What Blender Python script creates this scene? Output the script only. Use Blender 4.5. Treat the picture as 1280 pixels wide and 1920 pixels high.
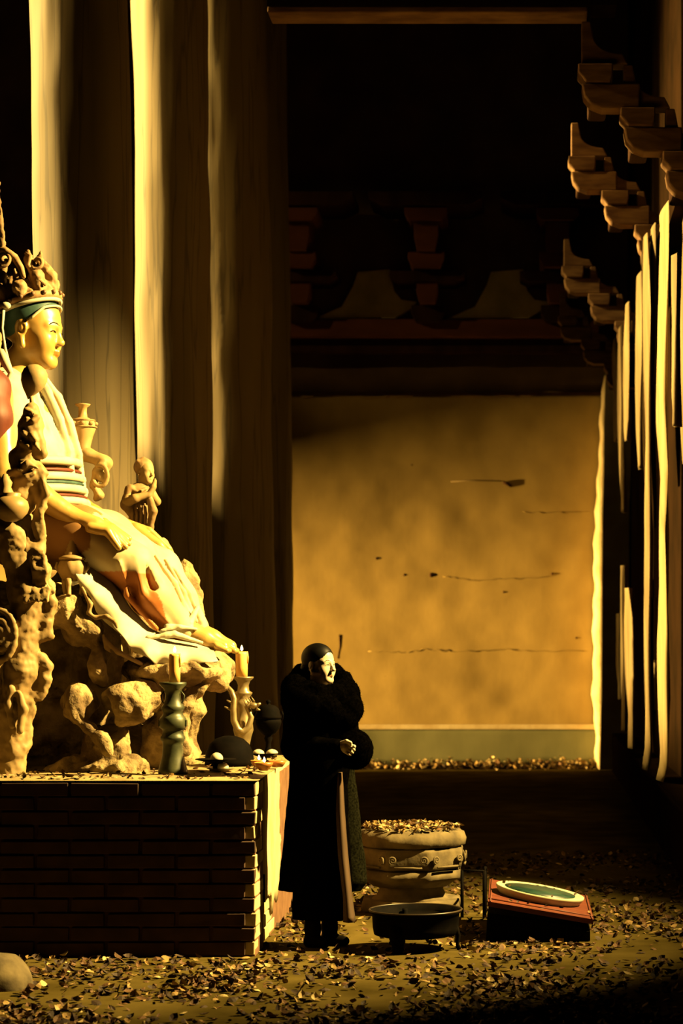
import bpy, math, random
import numpy as np
from mathutils import Vector, Matrix
random.seed(7); RNG = np.random.default_rng(7)
for o in list(bpy.data.objects): bpy.data.objects.remove(o)
SC = bpy.context.scene; COL = SC.collection
PI = math.pi
# ------------------------------------------------------------------ camera
F = 4000.0; VX = 1000.0; HY = 1215.0; EYE = 1.63
cam = bpy.data.cameras.new('camera'); camo = bpy.data.objects.new('camera', cam); COL.objects.link(camo)
camo.location = (0, 0, EYE); camo.rotation_euler = (PI/2, 0, 0)
cam.sensor_fit = 'HORIZONTAL'; cam.sensor_width = 36; cam.lens = F/1280*36
cam.shift_x = (640-VX)/1280; cam.shift_y = (HY-960)/1280
cam.clip_end = 200; cam.dof.use_dof = True; cam.dof.focus_distance = 11.9; cam.dof.aperture_fstop = 5.0
SC.camera = camo
SC.view_settings.view_transform = 'Standard'; SC.view_settings.look = 'None'
SC.cycles.diffuse_bounces = 1; SC.view_settings.exposure = 0.0; SC.view_settings.gamma = 1.0; SC.view_settings.use_curve_mapping = False
def P(px, py, Y): return Vector(((px-VX)/F*Y, Y, EYE-(py-HY)/F*Y))
# ------------------------------------------------------------------ world and lights
w = bpy.data.worlds.new('world'); SC.world = w; w.use_nodes = True
w.node_tree.nodes['Background'].inputs[0].default_value = (1, .42, .12, 1)
w.node_tree.nodes['Background'].inputs[1].default_value = 0.0002
def spot(name, loc, target, power, angle, blend, color, radius=.15):
    l = bpy.data.lights.new(name, 'SPOT'); l.energy = power; l.spot_size = math.radians(angle); l.spot_blend = blend
    l.color = color; l.shadow_soft_size = radius
    o = bpy.data.objects.new(name, l); COL.objects.link(o); o.location = loc
    o.rotation_euler = (Vector(target)-Vector(loc)).to_track_quat('-Z', 'Y').to_euler(); return o
def point(name, loc, power, color, radius=.02):
    l = bpy.data.lights.new(name, 'POINT'); l.energy = power; l.color = color; l.shadow_soft_size = radius
    o = bpy.data.objects.new(name, l); COL.objects.link(o); o.location = loc; return o
WARM = (1, .68, .20); AMB = (1, .60, .15)
# low daylight through the doorway on the right, reaching altar, statue and woman
spot('daylight_right_door', (6.2, 11.65, 8.0), (-1.85, 12.35, 1.8), 44000, 42, .75, WARM, .10)
# daylight from outside on the left, with two added fill lamps: through a high opening onto pillars and right wall, and through a rear doorway along the rear wall
spot('daylight_left_high', (-24, 20.0, 14.6), (-3.1, 18.6, 5.0), 270000, 26, .8, WARM, .35)
spot('added_left_fill', (-24, 13.6, 14.6), (.9, 19.0, 3.6), 26000, 27, .8, AMB, .35)  # added fill lamp to brighten the right wall strips and brackets
spot('added_rear_upper_fill', (-24, 16.0, 14.6), (-1.2, 29, 5.7), 5000, 8, .6, AMB, .35)  # added lamp to lift the upper rear wall and its plaster patches
al = bpy.data.lights.new('daylight_rear_door', 'AREA'); al.shape = 'RECTANGLE'; al.size = .3; al.size_y = 3.6; al.energy = 8300; al.color = AMB; al.spread = math.radians(60)
ao = bpy.data.objects.new('daylight_rear_door', al); COL.objects.link(ao); ao.location = (-24, 25.9, 1.9); ao.rotation_euler = (PI/2, 0, math.radians(-84))
# ------------------------------------------------------------------ materials
MATS = {}; ALB = .45
def mat(name, c1, c2=None, rough=.8, scale=6, stretch=(1,1,1), bump=0., bscale=None, metal=0., spec=.3, detail=6, attr=False, lo=.35, hi=.65, crack=0.):
    if name in MATS: return MATS[name]
    m = bpy.data.materials.new(name); m.use_nodes = True; nt = m.node_tree; N = nt.nodes; L = nt.links
    b = N['Principled BSDF']; b.inputs['Roughness'].default_value = rough; b.inputs['Metallic'].default_value = metal
    b.inputs['Specular IOR Level'].default_value = spec
    c2 = c2 or c1; c1 = [q*ALB for q in c1]; c2 = [q*ALB for q in c2]
    tc = N.new('ShaderNodeTexCoord'); mp = N.new('ShaderNodeMapping'); mp.inputs['Scale'].default_value = stretch
    L.new(tc.outputs['Object'], mp.inputs['Vector'])
    nz = N.new('ShaderNodeTexNoise'); nz.inputs['Scale'].default_value = scale; nz.inputs['Detail'].default_value = detail
    L.new(mp.outputs[0], nz.inputs['Vector'])
    cr = N.new('ShaderNodeValToRGB'); cr.color_ramp.elements[0].position = lo; cr.color_ramp.elements[1].position = hi
    cr.color_ramp.elements[0].color = (*c1, 1); cr.color_ramp.elements[1].color = (*c2, 1)
    L.new(nz.outputs['Fac'], cr.inputs[0]); out = cr.outputs[0]
    if attr:
        at = N.new('ShaderNodeVertexColor'); at.layer_name = 'Col'
        mx = N.new('ShaderNodeMix'); mx.data_type = 'RGBA'; mx.blend_type = 'MULTIPLY'; mx.inputs[0].default_value = 1
        L.new(out, mx.inputs[6]); L.new(at.outputs[0], mx.inputs[7]); out = mx.outputs[2]
    if crack > 0:
        mp2 = N.new('ShaderNodeMapping'); mp2.inputs['Scale'].default_value = (stretch[0]*1.7, stretch[1]*1.7, stretch[2]*.6); L.new(tc.outputs['Object'], mp2.inputs['Vector'])
        n2 = N.new('ShaderNodeTexNoise'); n2.inputs['Scale'].default_value = scale*.9; n2.inputs['Detail'].default_value = 3; L.new(mp2.outputs[0], n2.inputs['Vector'])
        r2 = N.new('ShaderNodeValToRGB'); e = r2.color_ramp.elements; e[0].position = .47; e[0].color = (1,1,1,1); e[1].position = .53; e[1].color = (1,1,1,1)
        q = e.new(.5); q.color = (1-crack, 1-crack, 1-crack, 1); L.new(n2.outputs['Fac'], r2.inputs[0])
        mx = N.new('ShaderNodeMix'); mx.data_type = 'RGBA'; mx.blend_type = 'MULTIPLY'; mx.inputs[0].default_value = 1
        L.new(out, mx.inputs[6]); L.new(r2.outputs[0], mx.inputs[7]); out = mx.outputs[2]
    L.new(out, b.inputs['Base Color'])
    if bump > 0:
        nb = N.new('ShaderNodeTexNoise'); nb.inputs['Scale'].default_value = bscale or scale*3; nb.inputs['Detail'].default_value = 8
        L.new(mp.outputs[0], nb.inputs['Vector']); bp = N.new('ShaderNodeBump'); bp.inputs['Strength'].default_value = min(1, bump*10); bp.inputs['Distance'].default_value = bump
        L.new(nb.outputs['Fac'], bp.inputs['Height']); L.new(bp.outputs[0], b.inputs['Normal'])
    MATS[name] = m; return m
def emis(name, color, strength):
    m = bpy.data.materials.new(name); m.use_nodes = True; b = m.node_tree.nodes['Principled BSDF']
    b.inputs['Base Color'].default_value = (*color, 1); b.inputs['Emission Color'].default_value = (*color, 1); b.inputs['Emission Strength'].default_value = strength; return m
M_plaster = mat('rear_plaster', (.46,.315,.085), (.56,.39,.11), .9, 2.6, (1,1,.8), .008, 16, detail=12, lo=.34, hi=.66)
M_dado = mat('dado_plaster', (.17,.175,.075), (.25,.25,.115), .9, 2.2, (1,1,.5), .006, 9)
M_wplast = mat('white_plaster', (.90,.80,.46), (1.3,1.1,.66), .9, 3, bump=.006)
M_dark = mat('dark_timber', (.045,.018,.008), (.08,.034,.014), .8, 5, (1,1,.2), .006, spec=0.05)
M_red = mat('red_timber', (.15,.035,.012), (.22,.06,.018), .8, 5, (.4,1,1), .004)
M_brk = mat('bracket_timber', (.24,.11,.042), (.50,.27,.11), .8, 7, (.6,1,2.5), .006)
M_pillar = mat('pillar_wood', (.26,.185,.085), (.34,.26,.13), .75, 4, (1.3,1.3,.16), .012, 9, crack=.45, lo=.25, hi=.75)
M_strip_stick = mat('strip_stick_wood', (.22,.14,.05), (.38,.27,.11), .8, 6, (1,1,.2), .01)  # wood for the lit wall strips and the rear wall stick
M_floor = mat('dirt_floor', (.075,.055,.013), (.15,.11,.03), .95, 2.5, bump=.02, bscale=14, spec=0)
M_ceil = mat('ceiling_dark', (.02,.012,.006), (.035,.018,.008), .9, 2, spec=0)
M_clay = mat('painted_clay', (.40,.25,.09), (.68,.47,.20), .62, 7, bump=.012, bscale=26, lo=.3, hi=.7)
M_gold = mat('gilt_skin', (.72,.42,.10), (.84,.53,.15), .36, 5, bump=.003, bscale=20, attr=True, spec=.5)
M_robe = mat('robe_cloth', (.80,.62,.32), (.92,.76,.46), .6, 6, bump=.005, bscale=22, attr=True)
M_white = mat('white_cloth_clay', (.80,.70,.45), (.95,.88,.62), .6, 7, bump=.004, bscale=20)
M_redc = mat('red_cloth_clay', (.13,.02,.006), (.22,.04,.01), .6, 6, bump=.005)
M_rock = mat('clay_rock', (.20,.125,.05), (.66,.48,.22), .85, 7, bump=.06, bscale=16, lo=.36, hi=.60)
M_crown = mat('crown_clay', (.40,.22,.09), (.62,.40,.18), .7, 18, bump=.02, bscale=40)
M_teal = mat('teal_paint', (.03,.09,.08), (.08,.18,.15), .6, 12, bump=.004)
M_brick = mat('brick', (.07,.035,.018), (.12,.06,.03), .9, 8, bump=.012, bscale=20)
M_mortar = mat('mortar', (.20,.09,.04), (.30,.15,.07), .95, 10, bump=.01)
M_aplast = mat('altar_plaster', (.70,.52,.24), (.90,.74,.42), .85, 4, bump=.015, bscale=12)
M_bronze = mat('green_bronze', (.03,.04,.02), (.12,.13,.06), .45, 14, bump=.006, metal=.2, spec=.4)
M_brass = mat('pale_bronze', (.35,.25,.11), (.55,.42,.2), .38, 14, bump=.005, metal=.5, spec=.6)
M_black = mat('black_iron', (.002,.0015,.001), (.006,.004,.0025), .8, 14, bump=.004, spec=.03)
M_fur = mat('black_fur', (.0006,.0005,.0004), (.0016,.0013,.001), .95, 60, bump=.01, bscale=120, spec=0)
M_coat = mat('black_coat', (.0009,.0008,.0006), (.0022,.0018,.0012), .95, 60, bump=.004, bscale=160, spec=0)
M_tweed = mat('tweed', (.004,.004,.002), (.016,.016,.008), .95, 90, bump=.004, bscale=160, spec=0)
M_lining = mat('brown_lining', (.07,.035,.014), (.13,.07,.03), .7, 10, (1,1,.2))
M_hair = mat('black_hair', (.0015,.0012,.001), (.004,.003,.002), .5, 30, (1,1,.3), bump=.002, spec=.07)
M_skin = mat('skin', (.86,.66,.44), (.92,.74,.52), .45, 8, attr=True)
M_wax = mat('candle_wax', (1.5,.8,.2), (1.8,1.1,.35), .4, 6)
M_wax.node_tree.nodes['Principled BSDF'].inputs['Subsurface Weight'].default_value = .6
M_wax.node_tree.nodes['Principled BSDF'].inputs['Subsurface Radius'].default_value = (.05, .02, .006)
M_bun = mat('white_bun', (.85,.74,.5), (.92,.84,.62), .6, 20)
M_stone = mat('carved_stone', (.09,.065,.028), (.22,.165,.075), .9, 9, bump=.02, bscale=22)
M_redwood = mat('red_board', (.13,.022,.006), (.22,.045,.012), .6, 10, (.4,2,2), .004)
M_plate = mat('cream_rim', (.72,.66,.42), (.85,.80,.56), .4, 12)
M_tealp = mat('teal_glaze', (.008,.035,.028), (.025,.08,.055), .4, 20, bump=.004)
M_leaf = [mat('leaf_'+k, a, b, .75, 20) for k, a, b in (('ochre',(.34,.20,.05),(.46,.29,.09)),('brown',(.11,.05,.013),(.20,.09,.025)),('pale',(.60,.44,.18),(.74,.56,.26)),('dark',(.03,.014,.005),(.07,.032,.010)))]
M_flame = emis('flame', (1, .62, .18), 26)
# ------------------------------------------------------------------ object helpers
def tag(o, label=None, cat=None, group=None, kind=None):
    if label: o['label'] = label
    if cat: o['category'] = cat
    if group: o['group'] = group
    if kind: o['kind'] = kind
    return o
def empty(name, loc, label, cat, group=None):
    o = bpy.data.objects.new(name, None); COL.objects.link(o); o.location = loc; o.empty_display_size = .1
    return tag(o, label, cat, group)
def link(name, me, parent=None):
    o = bpy.data.objects.new(name, me); COL.objects.link(o)
    if parent is not None:
        o.parent = parent
        q = parent; off = Vector((0,0,0))
        while q is not None: off += q.location; q = q.parent
        o.location = -off            # geometry stays where its world coordinates say
    return o
def mk(name, V, Fc, m, parent=None, smooth=True, cols=None, fm=None, mats=None):
    me = bpy.data.meshes.new(name)
    if isinstance(V, np.ndarray) and isinstance(Fc, np.ndarray):
        nf, k = Fc.shape
        me.vertices.add(len(V)); me.vertices.foreach_set('co', V.astype(np.float32).ravel())
        me.loops.add(nf*k); me.loops.foreach_set('vertex_index', Fc.astype(np.int32).ravel())
        me.polygons.add(nf); me.polygons.foreach_set('loop_start', (np.arange(nf)*k).astype(np.int32))
        me.update(calc_edges=True); me.validate()
    else:
        me.from_pydata([tuple(v) for v in V], [], [tuple(f) for f in Fc]); me.update()
    for mm in (mats or [m]): me.materials.append(mm)
    if fm is not None: me.polygons.foreach_set('material_index', np.array(fm, dtype=np.int32))
    if smooth: me.polygons.foreach_set('use_smooth', np.ones(len(me.polygons), dtype=bool))
    if cols is not None:
        a = me.color_attributes.new('Col', 'FLOAT_COLOR', 'POINT'); c = np.ones((len(V), 4), dtype=np.float32); c[:, :3] = cols
        a.data.foreach_set('color', c.ravel())
    return link(name, me, parent)
class MB:                                         # simple mesh collector
    def __init__(s): s.v = []; s.f = []; s.m = []
    def add(s, V, Fs, mi=0):
        n = len(s.v); s.v += [tuple(v) for v in V]; s.f += [tuple(i+n for i in f) for f in Fs]; s.m += [mi]*len(Fs); return s
    def box(s, lo, hi, mi=0, rot=None, jit=0):
        V = [Vector((x, y, z)) for x in (lo[0], hi[0]) for y in (lo[1], hi[1]) for z in (lo[2], hi[2])]
        if jit: V = [v+Vector((random.uniform(-jit, jit), random.uniform(-jit, jit), random.uniform(-jit, jit))) for v in V]
        if rot is not None: V = [rot @ v for v in V]
        return s.add(V, [(0,1,3,2),(4,6,7,5),(0,4,5,1),(2,3,7,6),(0,2,6,4),(1,5,7,3)], mi)
    def tube(s, pts, r, n=10, mi=0, cap=True):
        pts = [Vector(p) for p in pts]; rs = r if isinstance(r, (list, tuple)) else [r]*len(pts)
        V = []; up = Vector((0, 1, .02)).normalized()
        for i, p in enumerate(pts):
            t = (pts[min(i+1, len(pts)-1)]-pts[max(i-1, 0)]).normalized()
            a = t.cross(up)
            if a.length < .05: a = t.cross(Vector((1, 0, 0)))
            a.normalize(); b = t.cross(a).normalized()
            V += [p+(a*math.cos(q*2*PI/n)+b*math.sin(q*2*PI/n))*rs[i] for q in range(n)]
        Fs = [(i*n+q, i*n+(q+1) % n, (i+1)*n+(q+1) % n, (i+1)*n+q) for i in range(len(pts)-1) for q in range(n)]
        if cap: Fs += [tuple(range(n))[::-1], tuple((len(pts)-1)*n+q for q in range(n))]
        return s.add(V, Fs, mi)
    def lathe(s, prof, c=(0, 0, 0), n=40, mi=0, sq=0., wav=0., nw=8, rot=None, sy=1.):
        c = Vector(c); V = []
        for r, z in prof:
            for q in range(n):
                a = q*2*PI/n; rr = r*(1+wav*math.cos(nw*a))
                if sq: k = PI/4; aa = (a+k/2) % k-k/2; rr = r*((1-sq)+sq*math.cos(k/2)/math.cos(aa))
                p = Vector((rr*math.cos(a), rr*math.sin(a)*sy, z))
                V.append((rot @ p if rot is not None else p)+c)
        m = len(prof)
        Fs = [(i*n+q, i*n+(q+1) % n, (i+1)*n+(q+1) % n, (i+1)*n+q) for i in range(m-1) for q in range(n)]
        Fs += [tuple(range(n))[::-1], tuple((m-1)*n+q for q in range(n))]
        return s.add(V, Fs, mi)
    def prism(s, poly, y0, y1, mi=0):             # poly in X-Z, extruded along Y
        n = len(poly); V = [(x, y0, z) for x, z in poly]+[(x, y1, z) for x, z in poly]
        Fs = [tuple(range(n)), tuple(range(2*n-1, n-1, -1))]+[(i, (i+1) % n+0, (i+1) % n+n, i+n)[::-1] for i in range(n)]
        return s.add(V, Fs, mi)
    def ball(s, c, r, n=16, mi=0, noise=0):
        rr = r if isinstance(r, (tuple, list)) else (r, r, r); c = Vector(c); m = n//2; V = []
        for i in range(m+1):
            t = PI*i/m
            for q in range(n):
                a = 2*PI*q/n; V.append(c+Vector((rr[0]*math.sin(t)*math.cos(a), rr[1]*math.sin(t)*math.sin(a), rr[2]*math.cos(t))))
        Fs = [(i*n+q, (i+1)*n+q, (i+1)*n+(q+1) % n, i*n+(q+1) % n) for i in range(m) for q in range(n)]
        return s.add(V, Fs, mi)
    def build(s, name, m, parent=None, smooth=False, mats=None, bevel=0., local=None):
        V = s.v
        if local is not None: V = [tuple(Vector(v)-Vector(local)) for v in V]
        o = mk(name, V, s.f, m, parent, smooth, fm=s.m if mats else None, mats=mats)
        if local is not None: o.location = local
        if bevel:
            b = o.modifiers.new('bevel', 'BEVEL'); b.width = bevel; b.segments = 2; b.limit_method = 'ANGLE'
        return o
# value noise on point arrays
def _h(ix, iy, iz, s):
    n = (ix*374761393+iy*668265263+iz*2147483647+s*1274126177) & 0xffffffff
    n = ((n ^ (n >> 13))*1274126177) & 0xffffffff; n = n ^ (n >> 16); return (n & 0xffff)/32767.5-1
def vnoise(p, sc, seed=0):
    q = p*sc; i = np.floor(q).astype(np.int64); f = q-i; f = f*f*(3-2*f); r = 0
    for dx in (0, 1):
        for dy in (0, 1):
            for dz in (0, 1):
                wgt = (f[:, 0] if dx else 1-f[:, 0])*(f[:, 1] if dy else 1-f[:, 1])*(f[:, 2] if dz else 1-f[:, 2])
                r = r+wgt*_h(i[:, 0]+dx, i[:, 1]+dy, i[:, 2]+dz, seed)
    return r
def fbm(p, sc, o=3, seed=0): return sum(vnoise(p, sc*2**k, seed+k)/2**k for k in range(o))
# ------------------------------------------------------------------ smooth-union volumes -> mesh
class SDF:
    def __init__(s, h): s.h = h; s.ops = []
    def rc(s, a, b, r1, r2, k=.02, sy=1., op='add'):
        a = np.array(a, float); b = np.array(b, float); R = max(r1, r2); R3 = np.array([R, R*sy, R])
        def fn(X, Y, Z):
            yy = 1/sy; pa = (X-a[0], (Y-a[1])*yy, Z-a[2]); ba = ((b[0]-a[0]), (b[1]-a[1])*yy, b[2]-a[2])
            d2 = ba[0]**2+ba[1]**2+ba[2]**2+1e-12
            t = np.clip((pa[0]*ba[0]+pa[1]*ba[1]+pa[2]*ba[2])/d2, 0, 1)
            return np.sqrt((pa[0]-t*ba[0])**2+(pa[1]-t*ba[1])**2+(pa[2]-t*ba[2])**2)-(r1+(r2-r1)*t)
        s.ops.append((fn, np.minimum(a, b)-R3, np.maximum(a, b)+R3, k, op)); return s
    def el(s, c, r, k=.02, rot=None, op='add'):
        c = np.array(c, float); r = np.array(r, float); Rm = np.array(rot.to_3x3()) if rot is not None else np.eye(3)
        ext = np.abs(Rm) @ r
        def fn(X, Y, Z):
            X = X-c[0]; Y = Y-c[1]; Z = Z-c[2]
            u = (Rm[0,0]*X+Rm[1,0]*Y+Rm[2,0]*Z); v = (Rm[0,1]*X+Rm[1,1]*Y+Rm[2,1]*Z); ww = (Rm[0,2]*X+Rm[1,2]*Y+Rm[2,2]*Z)
            k0 = np.sqrt((u/r[0])**2+(v/r[1])**2+(ww/r[2])**2); k1 = np.sqrt((u/r[0]**2)**2+(v/r[1]**2)**2+(ww/r[2]**2)**2)+1e-9
            return k0*(k0-1)/k1
        s.ops.append((fn, c-ext, c+ext, k, op)); return s
    def path(s, pts, rs, k=.02, sy=1., op='add'):
        for i in range(len(pts)-1): s.rc(pts[i], pts[i+1], rs[i], rs[i+1], k, sy, op)
        return s
    def mesh(s):
        h = s.h; adds = [o for o in s.ops if o[4] == 'add']
        lo = np.min([o[1] for o in adds], axis=0)-4*h; hi = np.max([o[2] for o in adds], axis=0)+4*h
        n = np.ceil((hi-lo)/h).astype(int)+1; Fd = np.full(n, .5, dtype=np.float32)
        ax = [(lo[i]+h*np.arange(n[i])).astype(np.float32) for i in range(3)]
        for fn, a, b, k, op in s.ops:
            m = k+4*h; i0 = np.clip(np.floor((a-m-lo)/h).astype(int), 0, n); i1 = np.clip(np.ceil((b+m-lo)/h).astype(int)+1, 0, n)
            if np.any(i1 <= i0): continue
            sl = tuple(slice(i0[q], i1[q]) for q in range(3))
            d = fn(ax[0][sl[0]][:, None, None], ax[1][sl[1]][None, :, None], ax[2][sl[2]][None, None, :]).astype(np.float32)
            o = Fd[sl]
            if op == 'add':
                hh = np.maximum(k-np.abs(o-d), 0)/max(k, 1e-6); Fd[sl] = np.minimum(o, d)-hh*hh*k*.25
            else:
                d = -d; hh = np.maximum(k-np.abs(o-d), 0)/max(k, 1e-6); Fd[sl] = np.maximum(o, d)+hh*hh*k*.25
        S = Fd < 0
        c = [S[x:n[0]-1+x, y:n[1]-1+y, z:n[2]-1+z] for x in (0, 1) for y in (0, 1) for z in (0, 1)]
        cnt = sum(q.astype(np.int8) for q in c); act = (cnt > 0) & (cnt < 8)
        idx = -np.ones(act.shape, dtype=np.int64); ijk = np.argwhere(act); idx[act] = np.arange(len(ijk))
        acc = np.zeros((len(ijk), 3)); ct = np.zeros(len(ijk))
        corners = [(x, y, z) for x in (0, 1) for y in (0, 1) for z in (0, 1)]
        val = {q: Fd[ijk[:, 0]+q[0], ijk[:, 1]+q[1], ijk[:, 2]+q[2]] for q in corners}
        for q in corners:
            for axx in range(3):
                if q[axx] == 0:
                    r = list(q); r[axx] = 1; r = tuple(r); va = val[q]; vb = val[r]; mk_ = (va < 0) != (vb < 0)
                    t = np.where(mk_, va/(va-vb+1e-12), 0); p = np.tile(np.array(q, float), (len(ijk), 1)); p[:, axx] = t
                    acc += p*mk_[:, None]; ct += mk_
        V = lo+h*(ijk+acc/ct[:, None]); Q = []
        for axx in range(3):
            u, v = (axx+1) % 3, (axx+2) % 3
            sl0 = [slice(1, -1)]*3; sl0[axx] = slice(0, -1); sl1 = [slice(1, -1)]*3; sl1[axx] = slice(1, None)
            A = S[tuple(sl0)]; B = S[tuple(sl1)]; e = np.argwhere(A != B); 
            if len(e) == 0: continue
            fl = A[tuple(e.T)]; base = e.copy()
            for q in range(3):
                if q != axx: base[:, q] += 1
            def g(du, dv):
                r = base.copy(); r[:, u] += du; r[:, v] += dv; return idx[r[:, 0], r[:, 1], r[:, 2]]
            q4 = np.stack([g(-1, -1), g(0, -1), g(0, 0), g(-1, 0)], 1); q4[~fl] = q4[~fl][:, ::-1]; Q.append(q4)
        Q = np.concatenate(Q); Q = Q[(Q >= 0).all(1)]; return V, Q
    def build(s, name, m, parent=None, relax=1, disp=None, cols=None):
        V, Q = s.mesh()
        for _ in range(relax):
            a = np.zeros_like(V); c = np.zeros(len(V))
            for i in range(4):
                np.add.at(a, Q[:, i], V[Q[:, (i+1) % 4]]+V[Q[:, (i-1) % 4]]); np.add.at(c, Q[:, i], 2)
            V = .5*V+.5*a/np.maximum(c, 1)[:, None]
        if disp:
            nrm = np.zeros_like(V); fn = np.cross(V[Q[:, 2]]-V[Q[:, 0]], V[Q[:, 3]]-V[Q[:, 1]])
            for i in range(4): np.add.at(nrm, Q[:, i], fn)
            nrm /= np.linalg.norm(nrm, axis=1)[:, None]+1e-12
            amt = 0
            for amp, sc, st in disp:
                f_ = fbm(V*np.array(st), abs(sc)); amt = amt+amp*(f_ if sc > 0 else .6-2*np.abs(f_))
            V = V+nrm*amt[:, None]
        cc = cols(V) if cols else None
        return mk(name, V, Q, m, parent, True, cc)
# head in local units of head height: forward +x, left +y, chin at z=0
def head(s, M, H, ear=.12, k=.03, smile=0., nz=0.):
    W = lambda x, y, z: M @ Vector((x*H, y*H, z*H)); R3 = M.to_3x3().to_4x4()
    e = lambda c, r, kk=k, op='add': s.el(W(*c), [q*H for q in r], kk*H*4, R3, op)
    r = lambda a, b, r1, r2, kk=k, op='add': s.rc(W(*a), W(*b), r1*H, r2*H, kk*H*4, 1, op)
    e((-.06, 0, .64), (.40, .325, .36)); e((.08, 0, .42), (.26, .255, .38))
    e((.25, 0, .085), (.09, .10, .075))
    for y in (-1, 1):
        r((-.04, .19*y, .30), (.22, .07*y, .09), .075, .06)
        e((.215, .145*y, .32), (.10, .10, .12))
        e((.385, .12*y, .465), (.055, .075, .045), .012, 'sub')
        e((.275, .118*y, .462), (.062, .075, .052), .008)
        r((.345, .05*y, .535), (.27, .19*y, .54), .022, .02, .015)
        e((-.02, .325*y, .47), (.085, .034, .11), .006); r((-.03, .325*y, .44), (.01, .33*y, .44-ear*.9), .035, .04, .008); e((.0, .36*y, .46), (.045, .03, .075), .004, 'sub'); e((-.005, .345*y, .47), (.022, .02, .04), .006)
        e((.385-nz, .042*y, .322), (.035, .024, .022), .01)
    r((.325, 0, .54), (.415-nz, 0, .345), .024, .036, .012); e((.425-nz, 0, .335), (.035, .032, .03), .012)
    r((.352, 0, .225), (.318, .075, .215+smile), .022, .010, .008); r((.352, 0, .225), (.318, -.075, .215+smile), .022, .010, .008)
    r((.342, 0, .182), (.31, .06, .19), .024, .012, .008); r((.342, 0, .182), (.31, -.06, .19), .024, .012, .008)
    r((.385, .06, .203), (.385, -.06, .203), .0045, .0045, .002, 'sub')
def headcols(M, H, base, brow, lip, dark):
    Mi = np.array(M.inverted())
    def fn(V, C=None):
        p = (V @ Mi[:3, :3].T+Mi[:3, 3])/H; C = np.tile(np.array(base, float), (len(V), 1)) if C is None else C
        x, y, z = p.T; ay = np.abs(y)
        b = (x > .2) & (np.abs(z-(.565-.9*(ay-.11)**2*3)) < .017) & (ay > .035) & (ay < .2); C[b] = brow
        b = (x > .22) & (ay > .06) & (ay < .178) & (np.abs(z-(.458+.010)+ .6*(ay-.118)**2*2) < .017); C[b] = dark
        b = (x > .27) & (ay < .072) & (z > .160) & (z < .243-.25*ay); C[b] = lip
        return C
    return fn
from mathutils.bvhtree import BVHTree
def face_lines(o, M, H, parent, m, r):              # painted brows and eye lines laid on the face
    me = o.data; bvh = BVHTree.FromPolygons([v.co.copy() for v in me.vertices], [tuple(p.vertices) for p in me.polygons])
    for sy in (-1, 1):
        for nm, pts, rr in (('eyebrow', [(.045, .548), (.085, .572), (.13, .578), (.175, .560), (.20, .540)], 1.0), ('eye_line', [(.062, .452), (.09, .468), (.125, .474), (.16, .466), (.182, .452)], .9), ('eye_pupil', [(.098, .458), (.132, .458)], 1.3)):
            q = []
            for y, z in pts:
                loc = bvh.ray_cast(M @ Vector((H*1.2, sy*y*H, z*H)), M.to_3x3() @ Vector((-1, 0, 0)))[0]
                if loc is not None: q.append(loc)
            if len(q) > 1:
                k = [rr*r*(.55 if i in (0, len(q)-1) else 1) for i in range(len(q))]; MB().tube(q, k, 6).build(nm, m, parent, True)
def frame(origin, yaw, pitch=0., roll=0.):          # yaw 0 faces +X
    return Matrix.Translation(origin) @ Matrix.Rotation(yaw, 4, 'Z') @ Matrix.Rotation(-pitch, 4, 'Y') @ Matrix.Rotation(roll, 4, 'X')
# ================================================================== setting
XW = .94; YB = 29.0
def struct(name, lo, hi, m):
    o = MB().box(lo, hi).build(name, m); o['kind'] = 'structure'; return o
struct('floor', (-11, 5, -.2), (4, YB+.6, 0), M_floor)
struct('ceiling', (-11, 5, 14.0), (4, YB+.6, 14.2), M_ceil)
b = MB()     # unseen left wall; high opening and rear doorway sized to shape the light
b.box((-11.3, 5, 0), (-11, 27.2, 7.45)).box((-11.3, 5, 7.45), (-11, 13.4, 14)).box((-11.3, 24.5, 7.45), (-11, YB+.6, 14)).box((-11.3, 13.4, 12.4), (-11, 24.5, 14)).box((-11.3, 27.2, 2.85), (-11, YB+.6, 7.45))
o = b.build('wall_left', M_ceil); o['kind'] = 'structure'
# rear wall: plaster panel with real unevenness
def panel(name, x0, x1, z0, z1, y, m, amp, nx, nz, seed=0, parent=None, dep=.25):
    gx = np.linspace(x0, x1, nx); gz = np.linspace(z0, z1, nz); G = np.array([(x, y, z) for z in gz for x in gx])
    G[:, 1] += amp*fbm(G*np.array([1, 1, 1]), 1.6, 4, seed)
    B = G.copy(); B[:, 1] = y+dep; V = np.concatenate([G, B]); n = nx*nz; Fs = []
    ii = lambda a, b: b*nx+a
    for b in range(nz-1):
        for a in range(nx-1):
            Fs.append((ii(a, b), ii(a+1, b), ii(a+1, b+1), ii(a, b+1))); Fs.append((n+ii(a, b), n+ii(a, b+1), n+ii(a+1, b+1), n+ii(a+1, b)))
    for a in range(nx-1):
        Fs.append((ii(a+1, 0), ii(a, 0), n+ii(a, 0), n+ii(a+1, 0))); Fs.append((ii(a, nz-1), ii(a+1, nz-1), n+ii(a+1, nz-1), n+ii(a, nz-1)))
    for b in range(nz-1):
        Fs.append((ii(0, b), ii(0, b+1), n+ii(0, b+1), n+ii(0, b))); Fs.append((ii(nx-1, b+1), ii(nx-1, b), n+ii(nx-1, b), n+ii(nx-1, b+1)))
    return mk(name, V, np.array(Fs), m, parent)
zw = lambda py, Y=YB: EYE-(py-HY)/F*Y
o = panel('wall_back', -11, 1.6, 0, zw(738), YB, M_plaster, .010, 150, 90); o['kind'] = 'structure'
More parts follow.
